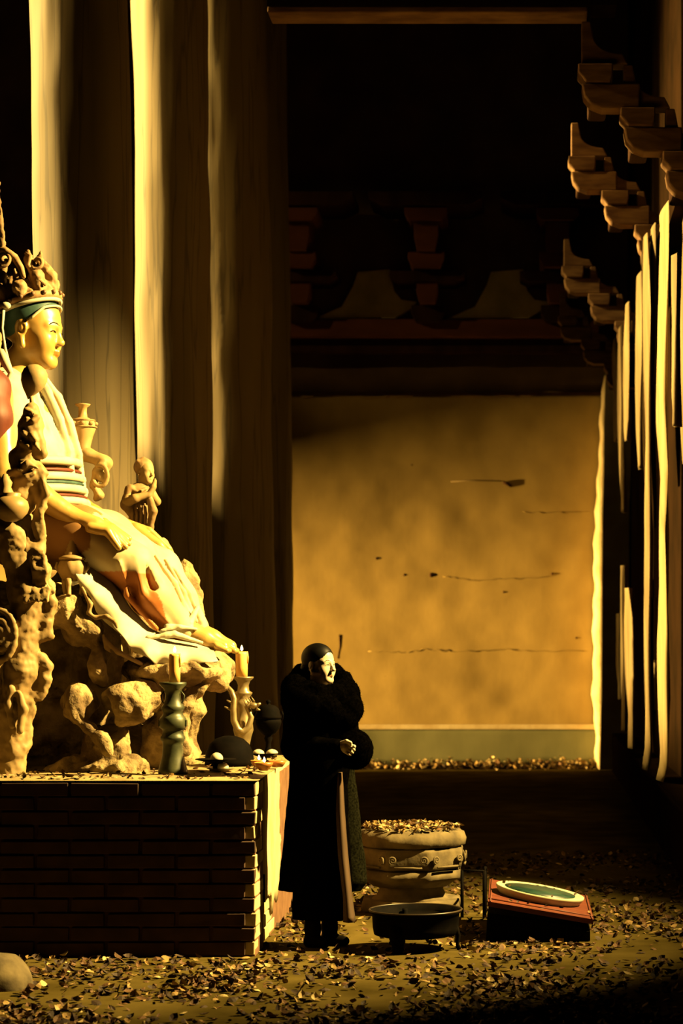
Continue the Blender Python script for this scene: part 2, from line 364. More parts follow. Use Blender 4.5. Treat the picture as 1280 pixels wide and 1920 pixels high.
o = panel('wall_back_upper', -11, 1.6, zw(738), 14.0, YB+.05, mat('upper_plaster', (.11,.06,.02), (.20,.115,.04), .9, 1.6, bump=.02, bscale=8), .03, 120, 40, 5); o['kind'] = 'structure'
o = panel('baseboard_back', -6, XW+.02, 0, zw(1366), YB-.06, M_dado, .008, 60, 8, 3, dep=.1); o['kind'] = 'structure'
struct('trim_1', (-6, YB-.03, zw(739)-.02), (XW, YB+.1, zw(736)), M_dark)
b = MB(); b.box((-6, YB-.085, zw(1366)-.01), (XW, YB-.005, zw(1358))); o = b.build('trim_5', M_aplast, None, False, bevel=.01); o['kind'] = 'structure'  # pale strip standing in for the lit top edge of the baseboard
k_ = 6
for pts, r, m in (([(690,1222),(760,1224),(800,1217),(860,1222),(930,1218),(1000,1221),(1108,1219)], .007, M_plaster), ([(560,742),(640,740),(700,745),(780,739),(850,742),(920,744),(1000,738),(1120,740)], .022, M_plaster),
                  ([(980,960),(1040,962),(1100,958)], .004, M_plaster), ([(830,1082),(880,1088),(960,1086),(1040,1080)], .0035, M_plaster)):
    q = []
    for a_, c_ in zip(pts, pts[1:]):
        for t in np.linspace(0, 1, 9)[:-1]: q.append(P(a_[0]+(c_[0]-a_[0])*t, a_[1]+(c_[1]-a_[1])*t+random.uniform(-2, 2), YB-.004))
    o = MB().tube(q, [r*random.uniform(.35, 1.1) for _ in q], 6).build('trim_%d' % k_, m, None, True); o['kind'] = 'structure'; k_ += 1
for x_, y_, r in ((808, 1078, .035), (758, 1078, .028), (706, 1047, .022), (1080, 1196, .02), (944, 1110, .02), (722, 1268, .03), (1035, 1076, .02), (772, 872, .02)):
    o = MB().ball(P(x_, y_, YB+.012), (r*.8, .02, r), 12).build('trim_%d' % k_, M_dark, None, True); o['kind'] = 'structure'; k_ += 1
# holes, pegs and cracks left in the rear wall
def crack(px, py, pts, r):
    b = MB(); b.tube([P(px+x, py+y, YB-.005) for x, y in pts], r, 6); return b
wall_marks = [(636, 1190, [(0,0),(1,22),(-3,45)], .0065, 'thin dark vertical rod fixed to rear wall above the woman'), (845, 903, [(0,0),(40,-2),(95,-1)], .006, 'long thin horizontal stick lodged in the rear wall'), ]
for px, py, pts, r, lb in wall_marks:
    tag(crack(px, py, pts, r).build('wall_rod', M_dark if py > 1000 else M_strip_stick, None, True), lb, 'rod')
tag(MB().tube([P(943, 904, YB-.025), P(958, 911, YB-.008)], [.018, .022], 8).build('wall_peg', M_dark, None, True), 'short dark wooden peg sticking out at the end of the stick in the rear wall', 'peg')
# upper timber of the rear wall
def beam(name, lo, hi, m, label):
    o = MB().box(lo, hi).build(name, m, None, False, bevel=.02); return tag(o, label, 'beam')
beam('wall_beam', (-11, YB-.35, zw(632, YB-.35)), (XW-.05, YB-.02, zw(598, YB-.35)), M_red, 'long dull red timber beam across the top of the rear wall')
beam('lower_tie_beam', (-11, YB-.2, zw(662, YB-.2)), (XW-.05, YB-.02, zw(634, YB-.2)), M_dark, 'dark tie beam directly under the dull red rear wall beam')
b = MB(); zb = zw(598, YB-.05)
for cx, lb in ((700, 'left'), (950, 'right')):
    pts = [(-110, 597), (-60, 575), (-38, 535), (-30, 510), (30, 505), (38, 545), (52, 562), (80, 566), (72, 578), (40, 596)]
    pts = [((cx+x-VX)/F*(YB-.1), zw(y, YB-.1)) for x, y in pts]
    q = MB().prism(pts, YB-.1, YB-.02).build('plaster_infill', M_wplast); tag(q, 'pale plaster patch between the rear wall brackets, %s one' % lb, 'plaster patch')
# ------------------------------------------------------------------ bracket sets
def bracket_set(Yc, zbase, label, n=2, xw=XW, thick=.2, s=1.0):
    root = empty('bracket_set', (xw, Yc, zbase), label, 'roof bracket', 'timber bracket sets along the right side wall')
    for i in range(-1, n):
        x = xw-.02-i*.29*s; z = zbase+.02+i*.30*s
        arm = [(x+.10*s, z), (x-.16*s, z), (x-.24*s, z+.03*s), (x-.285*s, z+.085*s), (x-.30*s, z+.17*s), (x+.10*s, z+.17*s)]
        MB().prism(arm, Yc-thick/2, Yc+thick/2).build('bracket_arm', M_brk, root, False, bevel=.012)
        bl = [(x-.27*s, z+.175*s), (x-.10*s, z+.175*s), (x-.085*s, z+.22*s), (x-.085*s, z+.30*s), (x-.325*s, z+.30*s), (x-.325*s, z+.24*s), (x-.295*s, z+.21*s)]
        MB().prism(bl, Yc-thick*.62, Yc+thick*.62).build('bearing_block', M_brk, root, False, bevel=.01)
        # curved brace rising from the block, a quarter hollow on the right
        cur = [(x-.30*s, z+.305*s), (x-.30*s, z+.60*s), (x-.24*s, z+.60*s), (x-.22*s, z+.50*s)]
        cur += [(x-.22*s+.20*s*(1-math.cos(t)), z+.50*s-.12*s*math.sin(t)) for t in np.linspace(.1, PI/2, 7)]
        cur += [(x+.02*s, z+.305*s)]
        MB().prism(cur, Yc-thick*.4, Yc+thick*.4).build('curved_brace', M_brk, root, False, bevel=.008)
        # cross arm running parallel to the wall
        MB().box((x-.25*s, Yc+thick/2, z+.03), (x-.12*s, Yc+.42*s, z+.15*s)).build('cross_arm', M_dark, root, False, bevel=.02)
    return root
bracket_set(14.75, 5.02, 'largest and nearest stepped timber bracket set at the upper right corner')
bracket_set(18.8, 5.32, 'second stepped timber bracket set, above the brightest lit wall strips')
bracket_set(23.4, 5.18, 'third stepped timber bracket set, dim, further along the right wall')
bracket_set(26.9, 5.18, 'farthest stepped timber bracket set, almost lost in the dark by the rear wall')
# brackets on the rear wall, facing us
def rear_bracket(px, label):
    x = (px-VX)/F*28.3; z0 = zw(598, 28.3); root = empty('rear_bracket_set', (x, 28.6, z0), label, 'roof bracket', 'bracket sets on the rear wall')
    for i, (w_, h0, h1, yy) in enumerate(((.22, 0, .22, 28.62), (.14, .22, .5, 28.45), (.5, .5, .64, 28.4), (.24, .66, .86, 28.25), (.16, .86, 1.25, 28.2), (.28, 1.25, 1.42, 28.1), (.75, 1.44, 1.62, 28.05))):
        m = M_red if i in (1, 3, 4, 5) else M_dark
        pl = [(x-w_*.75, z0+h0), (x+w_*.75, z0+h0), (x+w_, z0+(h0+h1)/2), (x+w_, z0+h1), (x-w_, z0+h1), (x-w_, z0+(h0+h1)/2)]
        MB().prism(pl, yy-.1, 28.9).build('bearing_block' if i % 2 == 0 else 'bracket_arm', m, root, False, bevel=.01)
rear_bracket(800, 'dim red bracket set in the middle of the rear wall, above the dull red beam')
rear_bracket(560, 'dark bracket set at the left end of the rear wall beside the last pillar')
rear_bracket(1045, 'dark bracket set at the right end of the rear wall')
tb = MB().box((P(505, 0, 14.75).x, 14.62, P(0, 23, 14.62).z), (P(1100, 0, 14.75).x, 14.9, P(0, 11, 14.62).z)).build('roof_purlin', M_brk, None, False, bevel=.01)
tag(tb, 'long thin roof timber crossing the top of the picture to the nearest bracket set', 'beam')
tag(MB().box((P(505, 0, 14.75).x, 14.6, P(0, 11, 14.62).z+.0), (P(1100, 0, 14.75).x+.2, 14.9, P(0, 10, 14.75).z+.3)).build('roof_girder', M_ceil), 'dark heavy girder resting on the thin roof timber', 'beam')
# ------------------------------------------------------------------ right side wall with strips of light built as posts
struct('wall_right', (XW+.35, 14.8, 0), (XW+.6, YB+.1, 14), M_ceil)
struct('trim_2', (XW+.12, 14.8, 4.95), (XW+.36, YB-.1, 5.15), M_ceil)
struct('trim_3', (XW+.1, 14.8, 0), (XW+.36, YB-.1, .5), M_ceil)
def lit_strip_post(rows, label, xoff=0., grp='lit strips of the right wall, built as upright posts', m=None):
    # rows: (py, left px, right px), width is depth along the wall; the outline copies a strip of light
    X = XW+xoff; py = np.array([r[0] for r in rows], float); L = np.array([r[1] for r in rows], float); R = np.array([r[2] for r in rows], float)
    ys = np.linspace(py[0], py[-1], 70); l = np.interp(ys, py, L); r = np.interp(ys, py, R)
    ym = F*X/((L.mean()+R.mean())/2-VX); V = []; nc = 7
    for j, y in enumerate(ys):
        zz = EYE-(y-HY)/F*ym; a = F*X/(l[j]-VX); b_ = F*X/(r[j]-VX)   # far, near depth
        a = min(a, YB-.03)
        for q in range(nc):
            t = q/(nc-1); yy = b_+(a-b_)*t
            V.append((X-.012*math.sin(PI*t)+.012*math.sin(zz*3.1+q), yy, zz))
        V.append((X+.06, a, zz)); V.append((X+.012, b_, zz))
    n = nc+2; Fs = [(j*n+q, j*n+(q+1) % n, (j+1)*n+(q+1) % n, (j+1)*n+q) for j in range(len(ys)-1) for q in range(n)]
    Fs += [tuple(range(n))[::-1], tuple((len(ys)-1)*n+q for q in range(n))]
    return tag(mk('lit_strip_post', V, Fs, m or M_strip_stick), label, 'lit strip', grp)
lit_strip_post([(405,1233,1250),(430,1237,1251),(700,1233,1248),(780,1231,1247),(900,1236,1250),(1000,1239,1243),(1100,1238,1247),(1200,1234,1251),(1380,1234,1250),(1430,1236,1248),(1468,1230,1240)], 'brightest broad strip of light on the right wall, built as a full-height post', 0., 'lit strips of the right wall, built as upright posts', mat('bright_strip_wood', (.44,.31,.12), (.62,.46,.20), .8, 6, (1,1,.2), .01))  # paler wood than the other strips, standing in for stronger light
lit_strip_post([(440,1200,1212),(600,1206,1217),(860,1206,1217),(930,1208,1216),(1000,1211,1215),(1200,1209,1216),(1400,1209,1217),(1445,1205,1211)], 'narrow lit strip built as a post, just left of the brightest strip')
lit_strip_post([(435,1217,1228),(560,1219,1226),(690,1220,1227),(720,1222,1224)], 'short dim wavy lit strip between the two longest ones, built as a slat', .06)
lit_strip_post([(520,1192,1201),(700,1192,1202),(800,1194,1201),(880,1197,1200)], 'reddish lower lit strip built as a slat, left of the narrow one')
lit_strip_post([(480,1262,1266),(600,1259,1267),(700,1260,1267),(800,1263,1265)], 'thin tapering lit strip near the right edge of the picture, built as a slat', .05)
lit_strip_post([(330,1277,1296),(700,1275,1296),(860,1278,1296)], 'bright lit strip cut by the right edge of the picture, built as a post', .2)
lit_strip_post([(638,1144,1154),(720,1149,1157),(800,1150,1158),(828,1152,1156)], 'pale lit strip with a hooked top, built as a post nearest the rear corner', .04)
lit_strip_post([(612,1157,1165),(760,1158,1166),(900,1163,1169),(965,1166,1168)], 'tall thin lit strip built as a slat, right of the hooked one')
lit_strip_post([(580,1172,1178),(650,1168,1177),(800,1171,1177),(826,1173,1175)], 'olive lit strip built as a slat, ending halfway down under the third bracket set')
lit_strip_post([(1100,1174,1176),(1160,1171,1184),(1200,1171,1186),(1270,1173,1187),(1330,1176,1185),(1400,1179,1183)], 'spindle shaped lit strip low on the right wall, built as a slat')
lit_strip_post([(1060,1166,1168),(1140,1165,1170),(1300,1164,1171),(1370,1167,1169)], 'slender dim lit strip built as a slat, left of the spindle shaped one', .02)
lit_strip_post([(1150,1157,1160),(1250,1156,1161),(1310,1160,1162)], 'faintest slender lit strip low near the rear corner, built as a slat', .03)
lit_strip_post([(1120,1222,1224),(1250,1222,1228),(1330,1225,1227)], 'thin short lit strip low between the two longest ones, built as a slat', .05)
# plaster jamb in the far corner catching the light
jr = [(700,1131,1135),(800,1124,1133),(900,1121,1132),(960,1115,1130),(1100,1113,1129),(1300,1111,1128),(1370,1115,1126),(1440,1117,1124)]
V = []; 
for y, l, r in [(yy, np.interp(yy, [q[0] for q in jr], [q[1] for q in jr]), np.interp(yy, [q[0] for q in jr], [q[2] for q in jr])) for yy in np.linspace(700, 1440, 50)]:
    z = max(0, zw(y, 28.7)); l += 1.6*math.sin(y*.11)+1.2*math.sin(y*.047)
    V += [((l-VX)/F*28.75, 28.96, z), ((l-VX)/F*28.75+.02, 28.6, z), ((r-VX)/F*28.3, 28.3, z), ((r-VX)/F*28.3+.35, 28.3, z), ((r-VX)/F*28.3+.35, 28.96, z)]
Fs = [(j*5+q, j*5+(q+1) % 5, (j+1)*5+(q+1) % 5, (j+1)*5+q) for j in range(49) for q in range(5)]+[(4,3,2,1,0), tuple(49*5+q for q in range(5))]
o = mk('trim_4', V, Fs, M_aplast, None, False); o['kind'] = 'structure'
# ------------------------------------------------------------------ pillars
PIL = []
def pillar(pxt, pxb, Y, r, label, seed, top=13.8):
    xt, xb = (pxt-VX)/F*Y, (pxb-VX)/F*Y; n, m = 72, 150
    V = np.zeros((n*m, 3)); k = 0; zs = np.linspace(0, top, m); t0 = zw(0, Y)
    for j, z in enumerate(zs):
        cx = xb+(xt-xb)*(z/t0)
        for q in range(n):
            a = 2*PI*q/n; V[k] = (cx+r*math.cos(a), Y+r*math.sin(a), z); k += 1
    c = V.copy(); c[:, 2] *= .35
    d = .022*fbm(c, 2.2, 3, seed)+.010*fbm(V*np.array([6, 6, .35]), 1.6, 2, seed+9)
    cen = np.repeat(np.array([[xb+(xt-xb)*(z/t0), Y] for z in zs]), n, axis=0)
    dir_ = (V[:, :2]-cen)/r; V[:, :2] += dir_*d[:, None]
    Fs = [(j*n+q, j*n+(q+1) % n, (j+1)*n+(q+1) % n, (j+1)*n+q) for j in range(m-1) for q in range(n)]
    cen0 = np.array([[xb, Y, 0], [xb+(xt-xb)*top/t0, Y, top]])
    base = (float(xb), float(Y), 0.)
    V = np.concatenate([V, cen0]); Fs += [(q, len(V)-2, (q+1) % n) for q in range(n)]; Fs += [((m-1)*n+q, (m-1)*n+(q+1) % n, len(V)-1) for q in range(n)]
    V = V-np.array(base)
    PIL.append(base); o = mk('wooden_pillar', [tuple(v) for v in V], Fs, M_pillar); o.location = base; return tag(o, label, 'pillar', 'row of round timber pillars')
pillar(151, 168, 15.3, .352, 'thick cracked timber pillar rising directly behind the seated statue, leftmost of the row', 1)
pillar(316, 336, 18.6, .315, 'pillar with the brightest sunlit left half, right of the statue', 2)
pillar(413, 441, 22.0, .455, 'darker timber pillar with a narrow lit left edge, third of the row', 3)
pillar(478, 498, 25.0, .35, 'unlit black pillar standing against the left edge of the glowing rear wall', 4)
# ================================================================== altar
AZ = .93
def altar_x(y): return -1.4625+(-1.56+1.4625)*(y-11.25)/(13.8-11.25)
alt = empty('brick_altar', (-3.2, 12.5, 0), 'long dark brick altar platform carrying the seated statue', 'altar')
b = MB(); b.prism([(-5.6, 0.0), (-1.50, 0.0), (-1.50, AZ-.03), (-5.6, AZ-.03)], 11.28, 13.78); b.box((-1.6, 11.275, 0), (-1.4725, 11.62, AZ-.03)); b.build('core', M_mortar, alt)
b = MB(); ch = .0765
for c in range(12):
    x = -5.6-.19*(c % 2); z = .005+c*ch
    while x < -1.47:
        x2 = min(x+.365, -1.4625+random.uniform(-.006, .001)); 
        if x2-x > .05: b.box((x+.006, 11.25+random.uniform(-.006, .008), z+.005), (x2-.006, 11.31, z+ch-.006), jit=.003)
        x += .372
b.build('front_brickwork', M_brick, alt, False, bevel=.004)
b = MB()
for c in range(12):
    y = 11.26-(.0 if c % 2 else .15); z = .005+c*ch
    while y < 13.78:
        y2 = min(y+.30, 13.79); ym = max(y, 11.26)
        if y2-ym > .04:
            x = altar_x((ym+y2)/2)+random.uniform(-.006, .004); b.box((x-.08, ym+.004, z+.004), (x, y2-.004, z+ch-.004), jit=.003)
        y += .308
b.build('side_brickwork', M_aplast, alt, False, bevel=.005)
# plaster skin over most of the side
G = []; ny, nz = 70, 30
for j in range(nz):
    for i in range(ny):
        y = 11.62+(13.8-11.62)*i/(ny-1); z = .22+(AZ-.22)*j/(nz-1)
        if j == 0: z = .26+.12*math.sin(y*5)+.05*math.sin(y*17)
        G.append((altar_x(y)+.012, y, z))
G = np.array(G); G[:, 0] += .006*fbm(G, 5, 3); B = G.copy(); B[:, 0] -= .05; nn = ny*nz
Fs = [(j*ny+i, j*ny+i+1, (j+1)*ny+i+1, (j+1)*ny+i) for j in range(nz-1) for i in range(ny-1)]
Fs += [(j*ny+i+nn, (j+1)*ny+i+nn, (j+1)*ny+i+1+nn, j*ny+i+1+nn) for j in range(nz-1) for i in range(ny-1)]
Fs += [(i, i+nn, i+1+nn, i+1) for i in range(ny-1)]+[(j*ny, (j+1)*ny, (j+1)*ny+nn, j*ny+nn) for j in range(nz-1)]
mk('side_plaster', np.concatenate([G, B]), np.array(Fs), M_aplast, alt)
# clay top
s = SDF(.02)
V = []; nx, ny = 110, 60
for j in range(ny):
    for i in range(nx):
        y = 11.25+(13.8-11.25)*j/(ny-1); xr = altar_x(y)+.01; x = -5.6+(xr+5.6)*i/(nx-1); V.append((x, y, AZ))
V = np.array(V); ed = np.minimum(np.minimum((V[:, 1]-11.25), (13.8-V[:, 1])), np.array([altar_x(v[1])-v[0] for v in V])); 
V[:, 2] += np.where(ed > .03, .006+.012*np.abs(fbm(V, 3, 3)), 0); B = V.copy(); B[:, 2] = AZ-.05; nn = nx*ny
Fs = [(j*nx+i, j*nx+i+1, (j+1)*nx+i+1, (j+1)*nx+i) for j in range(ny-1) for i in range(nx-1)]
Fs += [(i+1, i, i+nn, i+1+nn) for i in range(nx-1)]+[(j*nx+nx-1, (j+1)*nx-1+0, 0, 0)[:0] for j in range(0)]
Fs += [((j+1)*nx+nx-1, j*nx+nx-1, j*nx+nx-1+nn, (j+1)*nx+nx-1+nn) for j in range(ny-1)]
mk('clay_top', V, np.array(Fs), mat('altar_top', (.36,.25,.09), (.55,.42,.18), .9, 6, bump=.01), alt)
# ================================================================== seated statue
Y0 = 12.4; U = Y0/F
def S(px, py, dy=0.): return P(px, py, Y0) + Vector((0, dy, 0))    # side view sheet of the statue at its own depth
def rcS(s, a, b, r1, r2, k=.03, sy=1., op='add'): s.rc(S(*a), S(*b), r1*U, r2*U, k, sy, op)
def pathS(s, pts, rs, k=.03, sy=1., op='add'): s.path([S(*p) for p in pts], [r*U for r in rs], k, sy, op)
st = empty('seated_statue', S(60, 1010), 'large painted seated deity statue with tall crown, facing right on the altar', 'statue')
HM = frame(S(58, 691), math.radians(-10), math.radians(-3)); HH = .455
s = SDF(.007)
head(s, HM, HH, ear=.21, smile=.012, nz=.028)
rcS(s, (42, 672), (35, 740), 30, 36)
pathS(s, [(28, 745, 0), (38, 800, 0), (55, 890, 0), (62, 945, 0)], [52, 70, 80, 92], .05, 1.45)
pathS(s, [(15, 752, -.33), (45, 905, -.46), (100, 935, -.44), (168, 980, -.40)], [34, 25, 24, 17], .03)
pathS(s, [(15, 752, .33), (60, 900, .5), (150, 960, .36), (200, 990, .3)], [34, 25, 20, 14], .03)
# near hand resting on the knee
rcS(s, (165, 978, -.40), (205, 995, -.40), 17, 18, .02)
for i, (dy, ex, ey, ln) in enumerate(((-.47, 252, 1034, 0), (-.435, 262, 1032, 0), (-.40, 266, 1026, 0), (-.365, 264, 1016, 0))):
    mx, my = 232, 1005-i*3
    pathS(s, [(200, 998-i*4, dy*.9-.04), (mx, my, dy), (ex, ey, dy)], [9.5, 8.2, 6], .008)
pathS(s, [(185, 985, -.33), (215, 985, -.31), (240, 1000, -.31)], [8.5, 7.5, 6], .008)
# far hand
pathS(s, [(195, 985, .3), (240, 990, .26), (285, 1020, .22), (318, 1054, .2)], [13, 14, 10, 6], .012)
pathS(s, [(220, 975, .3), (262, 990, .3), (300, 1025, .3)], [8, 8, 6], .008)
# feet
for dy in (-.14, .16):
    pathS(s, [(352, 1180, dy), (390, 1198, dy), (425, 1212, dy)], [22, 17, 11], .02)
    for t in range(4): rcS(s, (415, 1212, dy-.045+t*.03), (434, 1220, dy-.05+t*.033), 6.5, 5.5, .006)
hc = headcols(HM, HH, (1, 1, 1), (1, 1, 1), (.85, .45, .2), (1, 1, 1))
bo = s.build('body', M_gold, st, 1, [(.003, 9, (1, 1, 1))], hc)
face_lines(bo, HM, HH, bo, M_hair, .0042)
# hair under the crown, with a pale painted hairline
s = SDF(.009); Rh = HM.to_3x3().to_4x4(); Wh = lambda x, y, z: HM @ Vector((x*HH, y*HH, z*HH))
s.el(Wh(-.085, 0, .67), (.425*HH, .345*HH, .375*HH), .01, Rh)
s.el(Wh(.36, 0, .42), (.38*HH, .42*HH, .40*HH), .02, Rh, 'sub')
s.el(Wh(.0, 0, .12), (.5*HH, .5*HH, .30*HH), .02, Rh, 'sub')
s.build('hair', M_teal, st, 1)
b = MB(); pts = []
for t in np.linspace(-1, 1, 25):
    a = t*1.35; pts.append(Wh(.335-.36*(1-math.cos(a))*.85, .335*math.sin(a), .80-.10*(1-math.cos(a))*1.6-.22*max(0, abs(t)-.6)))
b.tube(pts, .008, 8); b.build('hairline_band', M_white, st, True)
# crown
CR = frame(Wh(-.08, 0, .825), math.radians(-10), math.radians(16))
s = SDF(.009); cw = lambda x, y, z: CR @ Vector((x, y, z))
ring = [cw(.178*math.cos(a), .162*math.sin(a), 0) for a in np.linspace(0, 2*PI, 41)]
s.path(ring, [.024]*41, .004, 1)
s.build('crown_band', mat('crown_band_paint', (.55,.30,.13), (.72,.46,.22), .6, 14, bump=.006), st, 1)
for a in np.linspace(0, 2*PI, 19)[:-1]: MB().ball(cw(.203*math.cos(a), .187*math.sin(a), .002), .014, 10).build('crown_stud', mat('stud_paint', (.20,.10,.05), (.3,.16,.08), .5), st, True)
b = MB()
b.tube([cw(.183*math.cos(a), .168*math.sin(a), -.034) for a in np.linspace(0, 2*PI, 41)], .012, 8); b.build('crown_edge_cord', M_white, st, True)
s = SDF(.009)
for i, a in enumerate(np.linspace(0, 2*PI, 10)[:-1]):
    ca, sa = math.cos(a), math.sin(a); hgt = .17 if i % 2 == 0 else .13; hgt += .05*(ca > .2)
    s.path([cw(.16*ca, .15*sa, .01), cw(.175*ca, .165*sa, hgt*.5), cw(.135*ca, .12*sa, hgt), cw(.155*ca, .14*sa, hgt+.045)], [.034, .040, .026, .010], .012)
    s.path([cw(.168*math.cos(a+.33), .15*math.sin(a+.33), .02), cw(.15*math.cos(a+.33), .14*math.sin(a+.33), .09)], [.024, .015], .012)
s.path([cw(-.02, 0, .0), cw(-.05, 0, .12)], [.12, .07], .03)
s.build('crown_petals', M_crown, st, 1, [(.006, 26, (1, 1, 1)), (.004, 60, (1, 1, 1))])
b = MB()
def spiral(c, r0, r1, turns, a0, n=26, dy=0): return [S(c[0]+(r0+(r1-r0)*t)*math.cos(a0+turns*2*PI*t), c[1]+(r0+(r1-r0)*t)*math.sin(a0+turns*2*PI*t), dy+.02*math.sin(5*t)) for t in np.linspace(0, 1, n)]
b.tube([S(2, 480, -.16), S(22, 478, -.17), S(40, 492, -.16), S(52, 512, -.16), S(58, 530, -.17)], [.012, .020, .022, .018, .012], 10)
b.tube(spiral((20, 496), 4, 15, 1.3, 0, dy=-.17), .011, 8); b.tube(spiral((78, 500), 4, 13, 1.2, 1, dy=-.12), .011, 8)
b.tube([S(55, 480, -.1), S(64, 486, -.1), S(62, 505, -.12), S(75, 525, -.14), S(96, 542, -.14)], [.010, .016, .016, .015, .010], 10)
b.tube([S(78, 486, .0), S(92, 505, .0), S(103, 528, .0), S(108, 545, -.02)], [.010, .015, .015, .012], 10)
b.build('crown_scrolls', M_crown, st, True)
# ribbon and ornament at ear
b = MB(); b.tube([S(22, 590, -.19), S(20, 625, -.20), S(26, 660, -.21), S(36, 700, -.23)], [.010, .008, .008, .012], 8); b.ball(S(26, 583, -.19), (.03, .02, .022), 12)
b.tube([S(18, 668, -.22), S(30, 690, -.25), S(42, 712, -.27), S(30, 730, -.28)], [.022, .028, .018, .008], 8); b.build('ear_ribbon', M_white, st, True)
# garments
s = SDF(.01)
pathS(s, [(18, 745, -.05), (30, 800, -.02), (52, 860, 0)], [54, 76, 84], .04, 1.5)
pathS(s, [(74, 706, -.06), (96, 740, -.10), (118, 790, -.10), (135, 850, -.10), (140, 900, -.10)], [10, 9, 9, 9, 9], .012)
pathS(s, [(66, 712, -.14), (84, 760, -.18), (104, 810, -.20), (122, 868, -.20)], [8, 7, 7, 7], .01)
pathS(s, [(74, 706, .06), (100, 740, .10), (122, 790, .10), (139, 850, .10), (150, 925, .08)], [10, 9, 9, 9, 9], .012)
s.build('upper_robe', M_white, st, 1, [(.004, 12, (1, 1, 1))])
def elring(px, py, rx, ry, tilt=0, n=40): return [S(px+rx*math.cos(a), py+tilt*math.cos(a), ry*math.sin(a)) for a in np.linspace(0, 2*PI, n)]
for i, (py, rx, m, r) in enumerate(((876, 88, M_white, .026), (893, 90, M_redc, .010), (905, 92, M_white, .024), (916, 93, M_teal, .009), (927, 94, M_white, .024), (940, 96, M_redc, .009), (950, 97, M_white, .022))):
    b = MB(); b.tube(elring(58+i, py, rx-2, rx*U*1.45, -8), r, 10); b.build('waist_sash', m, st, True)
s = SDF(.01)
pathS(s, [(-30, 700, -.25), (5, 745, -.36), (12, 800, -.42), (5, 850, -.44)], [26, 42, 44, 36], .04)
pathS(s, [(-60, 760, 0), (-40, 900, 0)], [60, 70], .05, 1.6)
s.build('red_mantle', M_redc, st, 1, [(.008, 6, (1, 1, .5))])
# legs and lower robe
s = SDF(.0105)
pathS(s, [(40, 985, 0), (150, 1010, 0), (240, 1045, 0)], [82, 62, 52], .06, 1.6)
pathS(s, [(70, 985, -.25), (170, 1012, -.30), (262, 1062, -.28)], [58, 50, 40], .06)
pathS(s, [(70, 985, .25), (180, 1005, .26), (282, 1066, .22)], [58, 50, 40], .06)
pathS(s, [(262, 1064, -.26), (300, 1120, -.24), (350, 1180, -.18)], [42, 38, 24], .05)
pathS(s, [(285, 1066, .20), (325, 1120, .18), (362, 1178, .16)], [42, 32, 22], .05)
pathS(s, [(265, 1085, 0), (330, 1165, 0)], [48, 34], .05, 1.3)
for (a, c, d, r) in (((290,1040,-.3),(318,1095,-.30),(345,1165,-.22),6),((275,1050,-.38),(290,1115,-.38),(335,1175,-.27),6),((300,1045,-.15),(335,1095,-.15),(362,1165,-.12),6),((310,1050,0),(343,1110,0),(368,1165,0),6),((250,1060,-.42),(262,1120,-.38),(310,1180,-.30),6),((322,1066,.1),(350,1112,.1),(372,1165,.1),5)):
    pathS(s, [a, c, d], [r*.7, r, r*.8], .018)
for (a, c, d) in (((200,1030,-.46),(240,1065,-.44),(256,1100,-.40)),((282,1045,-.34),(306,1105,-.34),(340,1172,-.24))):
    pathS(s, [a, c, d], [5, 6, 5], .02, 1, 'sub')
def robecols(V):
    C = np.tile(np.array([1., 1., 1.]), (len(V), 1)); px = VX+V[:, 0]/Y0*F; py = HY-(V[:, 2]-EYE)/Y0*F
    n = 10*fbm(V, 5, 2)
    m = (py > 1075+n) & (px+n < 300+(py-1075)*.42) & (V[:, 1] < Y0+.1); C[m] = (.85, .36, .12)
    m = (py+n+(px-150)*.5 < 1060) & (px < 200) & (V[:, 1] < Y0-.1); C[m] = (.50, .30, .15); return C  # near upper thigh tinted dark brown: shade put into the robe colour
s.build('lower_robe', M_robe, st, 1, [(.005, 7, (1, 1, 1))], robecols)
# flowing hem: a thick cloth edge curling under the knee
UE = [(206,1062),(236,1098),(262,1140),(296,1178),(340,1200),(405,1212)]; LE = [(168,1075),(192,1112),(210,1150),(240,1176),(272,1214),(318,1243),(370,1248),(425,1238)]
def along(pts, t):
    d = [0.]
    for a, b_ in zip(pts, pts[1:]): d.append(d[-1]+math.hypot(b_[0]-a[0], b_[1]-a[1]))
    q = t*d[-1]; return np.interp(q, d, [p[0] for p in pts]), np.interp(q, d, [p[1] for p in pts])
V = []; nu, nv = 90, 16
for side in (0, 1):
    for i in range(nu):
        t = i/(nu-1); ux_, uy_ = along(UE, t); lx_, ly_ = along(LE, t)
        for j in range(nv):
            v = j/(nv-1); wob = math.sin(t*34+1.5*math.sin(t*9))*v*v
            x = ux_+(lx_-ux_)*v+3.2*wob; y = uy_+(ly_-uy_)*v-2.0*wob+2*math.sin(t*21)*v
            dy = -.30-.17*math.sin(v*PI*.55)-.028*wob+.16*max(0, t-.6)/.4+.02*math.sin(t*13+v*4)+(.018 if side else 0)
            V.append(S(x, y, dy))
nn = nu*nv; Fs = []
for i in range(nu-1):
    for j in range(nv-1):
        a = i*nv+j; Fs.append((a, a+1, a+nv+1, a+nv)); Fs.append((nn+a, nn+a+nv, nn+a+nv+1, nn+a+1))
    a = i*nv+nv-1; Fs.append((a, nn+a, nn+a+nv, a+nv)); a = i*nv; Fs.append((a, a+nv, nn+a+nv, nn+a))
mk('robe_hem', V, Fs, M_white, st, True)
s = SDF(.0075)
pathS(s, [(186, 1106, -.47), (203, 1136, -.50), (200, 1152, -.50), (212, 1162, -.50)], [3, 4.5, 4, 3], .01)
pathS(s, [(212, 1160, -.49), (232, 1158, -.50), (247, 1168, -.50), (251, 1178, -.50)], [4.5, 4.5, 4, 3], .01)
pathS(s, [(226, 1200, -.44), (250, 1222, -.46), (290, 1244, -.42)], [4, 5, 4], .012)
